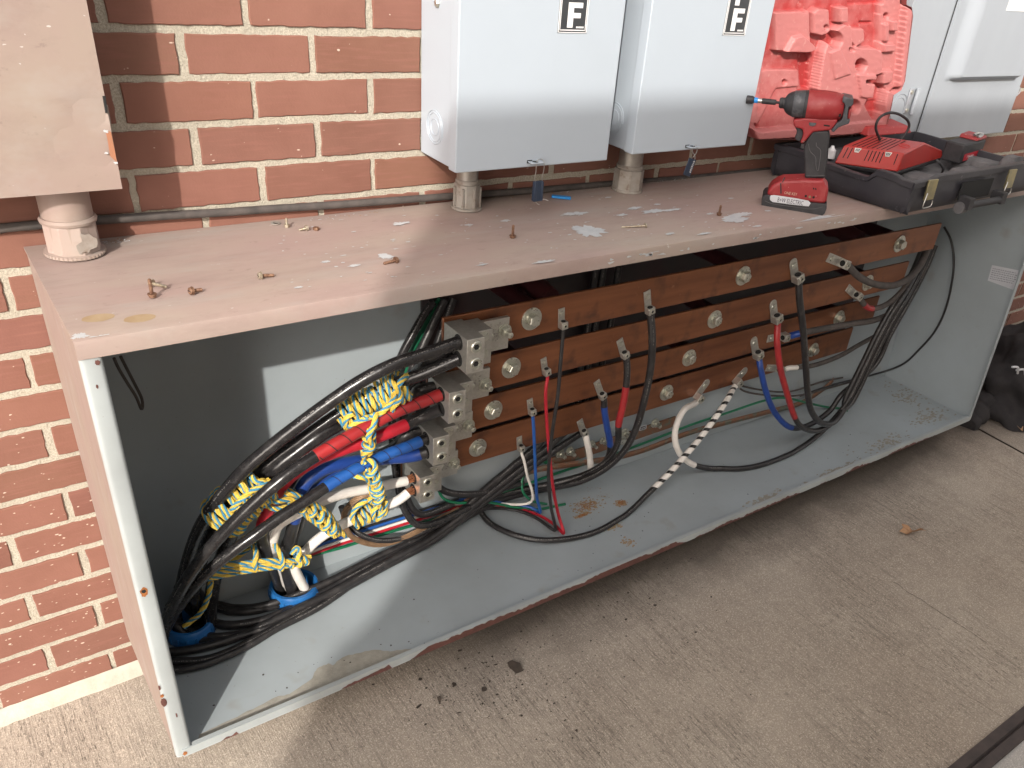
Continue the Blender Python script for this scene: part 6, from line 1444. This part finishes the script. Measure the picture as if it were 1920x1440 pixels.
tag(m_.build('leaf_litter', ['leaf', 'leaf_pale'], None, fix=False), 'drift of dry brown leaves against the brick wall beyond the trough', 'leaf litter', kind='stuff')
# black bag with folds
bc = Z(1905, 720, GZ + .12); bag = thing('work_bag', 'slumped black cloth bag on the concrete at the right edge', 'bag', (bc.x, bc.y, GZ))
m_ = MB(); vs = []; fs = []; nu, nv = 96, 48
cb = Vector((Z(1925, 765, GZ).x + .12, -.29, GZ))
for j in range(nv + 1):
    for i in range(nu):
        u = 2 * pi * i / nu; v = pi / 2 * (1 - j / nv)
        rx_, ry_, rz_ = .36, .22, .36
        x = cos(u) * cos(v); y = sin(u) * cos(v); z = sin(v)
        f = 1 + .10 * noise.noise((x * 2, y * 2, z * 3)) + .07 * sin(z * 16 + x * 6 + 2 * noise.noise((x * 3, y * 3, 1))) * (1 - z * .5) + .03 * noise.noise((x * 8, y * 8, z * 8))
        vs.append(cb + Vector((x * rx_ * f, y * ry_ * f, max(0, z * rz_ * f))))
for j in range(nv):
    for i in range(nu): k = (i + 1) % nu; fs.append((j * nu + i, j * nu + k, (j + 1) * nu + k, (j + 1) * nu + i))
m_.add(vs, fs, 0, True); m_.build('bag_body', 'cloth_black', bag, angle=180)
m_ = MB(); vs = []; fs = []
a0 = Z(1826, 800, GZ); pth = smooth_path([Z(1815, 798, GZ + .012), Z(1832, 770, GZ + .03), Z(1850, 745, GZ + .05), Z(1872, 735, GZ + .05), Z(1900, 738, GZ + .06)], .01)
m_.tube(pth, [.020 + .030 * sin(pi * min(1, k / len(pth) + .08)) + .006 * sin(k * .9) for k in range(len(pth))], 14); m_.build('loose_fold', 'cloth_black', bag)
for q0, q1 in (((1898, 688), (1908, 700)), ((1906, 694), (1922, 702))):
    a = W(q0[0], q0[1], -.45); b = W(q1[0], q1[1], -.45)
    MB().tube(smooth_path([a, a.lerp(b, .5) + Vector((0, -.005, .012)), b], .004), .0035, 8).build('webbing', 'label_white', bag)
a = Z(1876, 775, GZ + .018); b = Z(1896, 771, GZ + .018)
tl = thing('hand_tool', 'orange capped black tool handle poking out from under the bag', 'tool', a[:])
d = (b - a).normalized(); MB().lathe(a, d, [(0, .016), (.002, .019), (.014, .019), (.016, .0205), (.028, .0205), (.030, .018)], 24).build('end_cap', 'orange_plastic', tl)
MB().lathe(a + d * .031, d, [(0, .015), (.02, .018), (.12, .018), (.2, .016)], 18).build('handle', 'tool_black', tl)
MB().cyl(a + d * .040, a + d * .046, .0185, 18).build('band', 'steel', tl)

for o_ in bpy.data.objects:
    if '_o' in o_: del o_['_o']
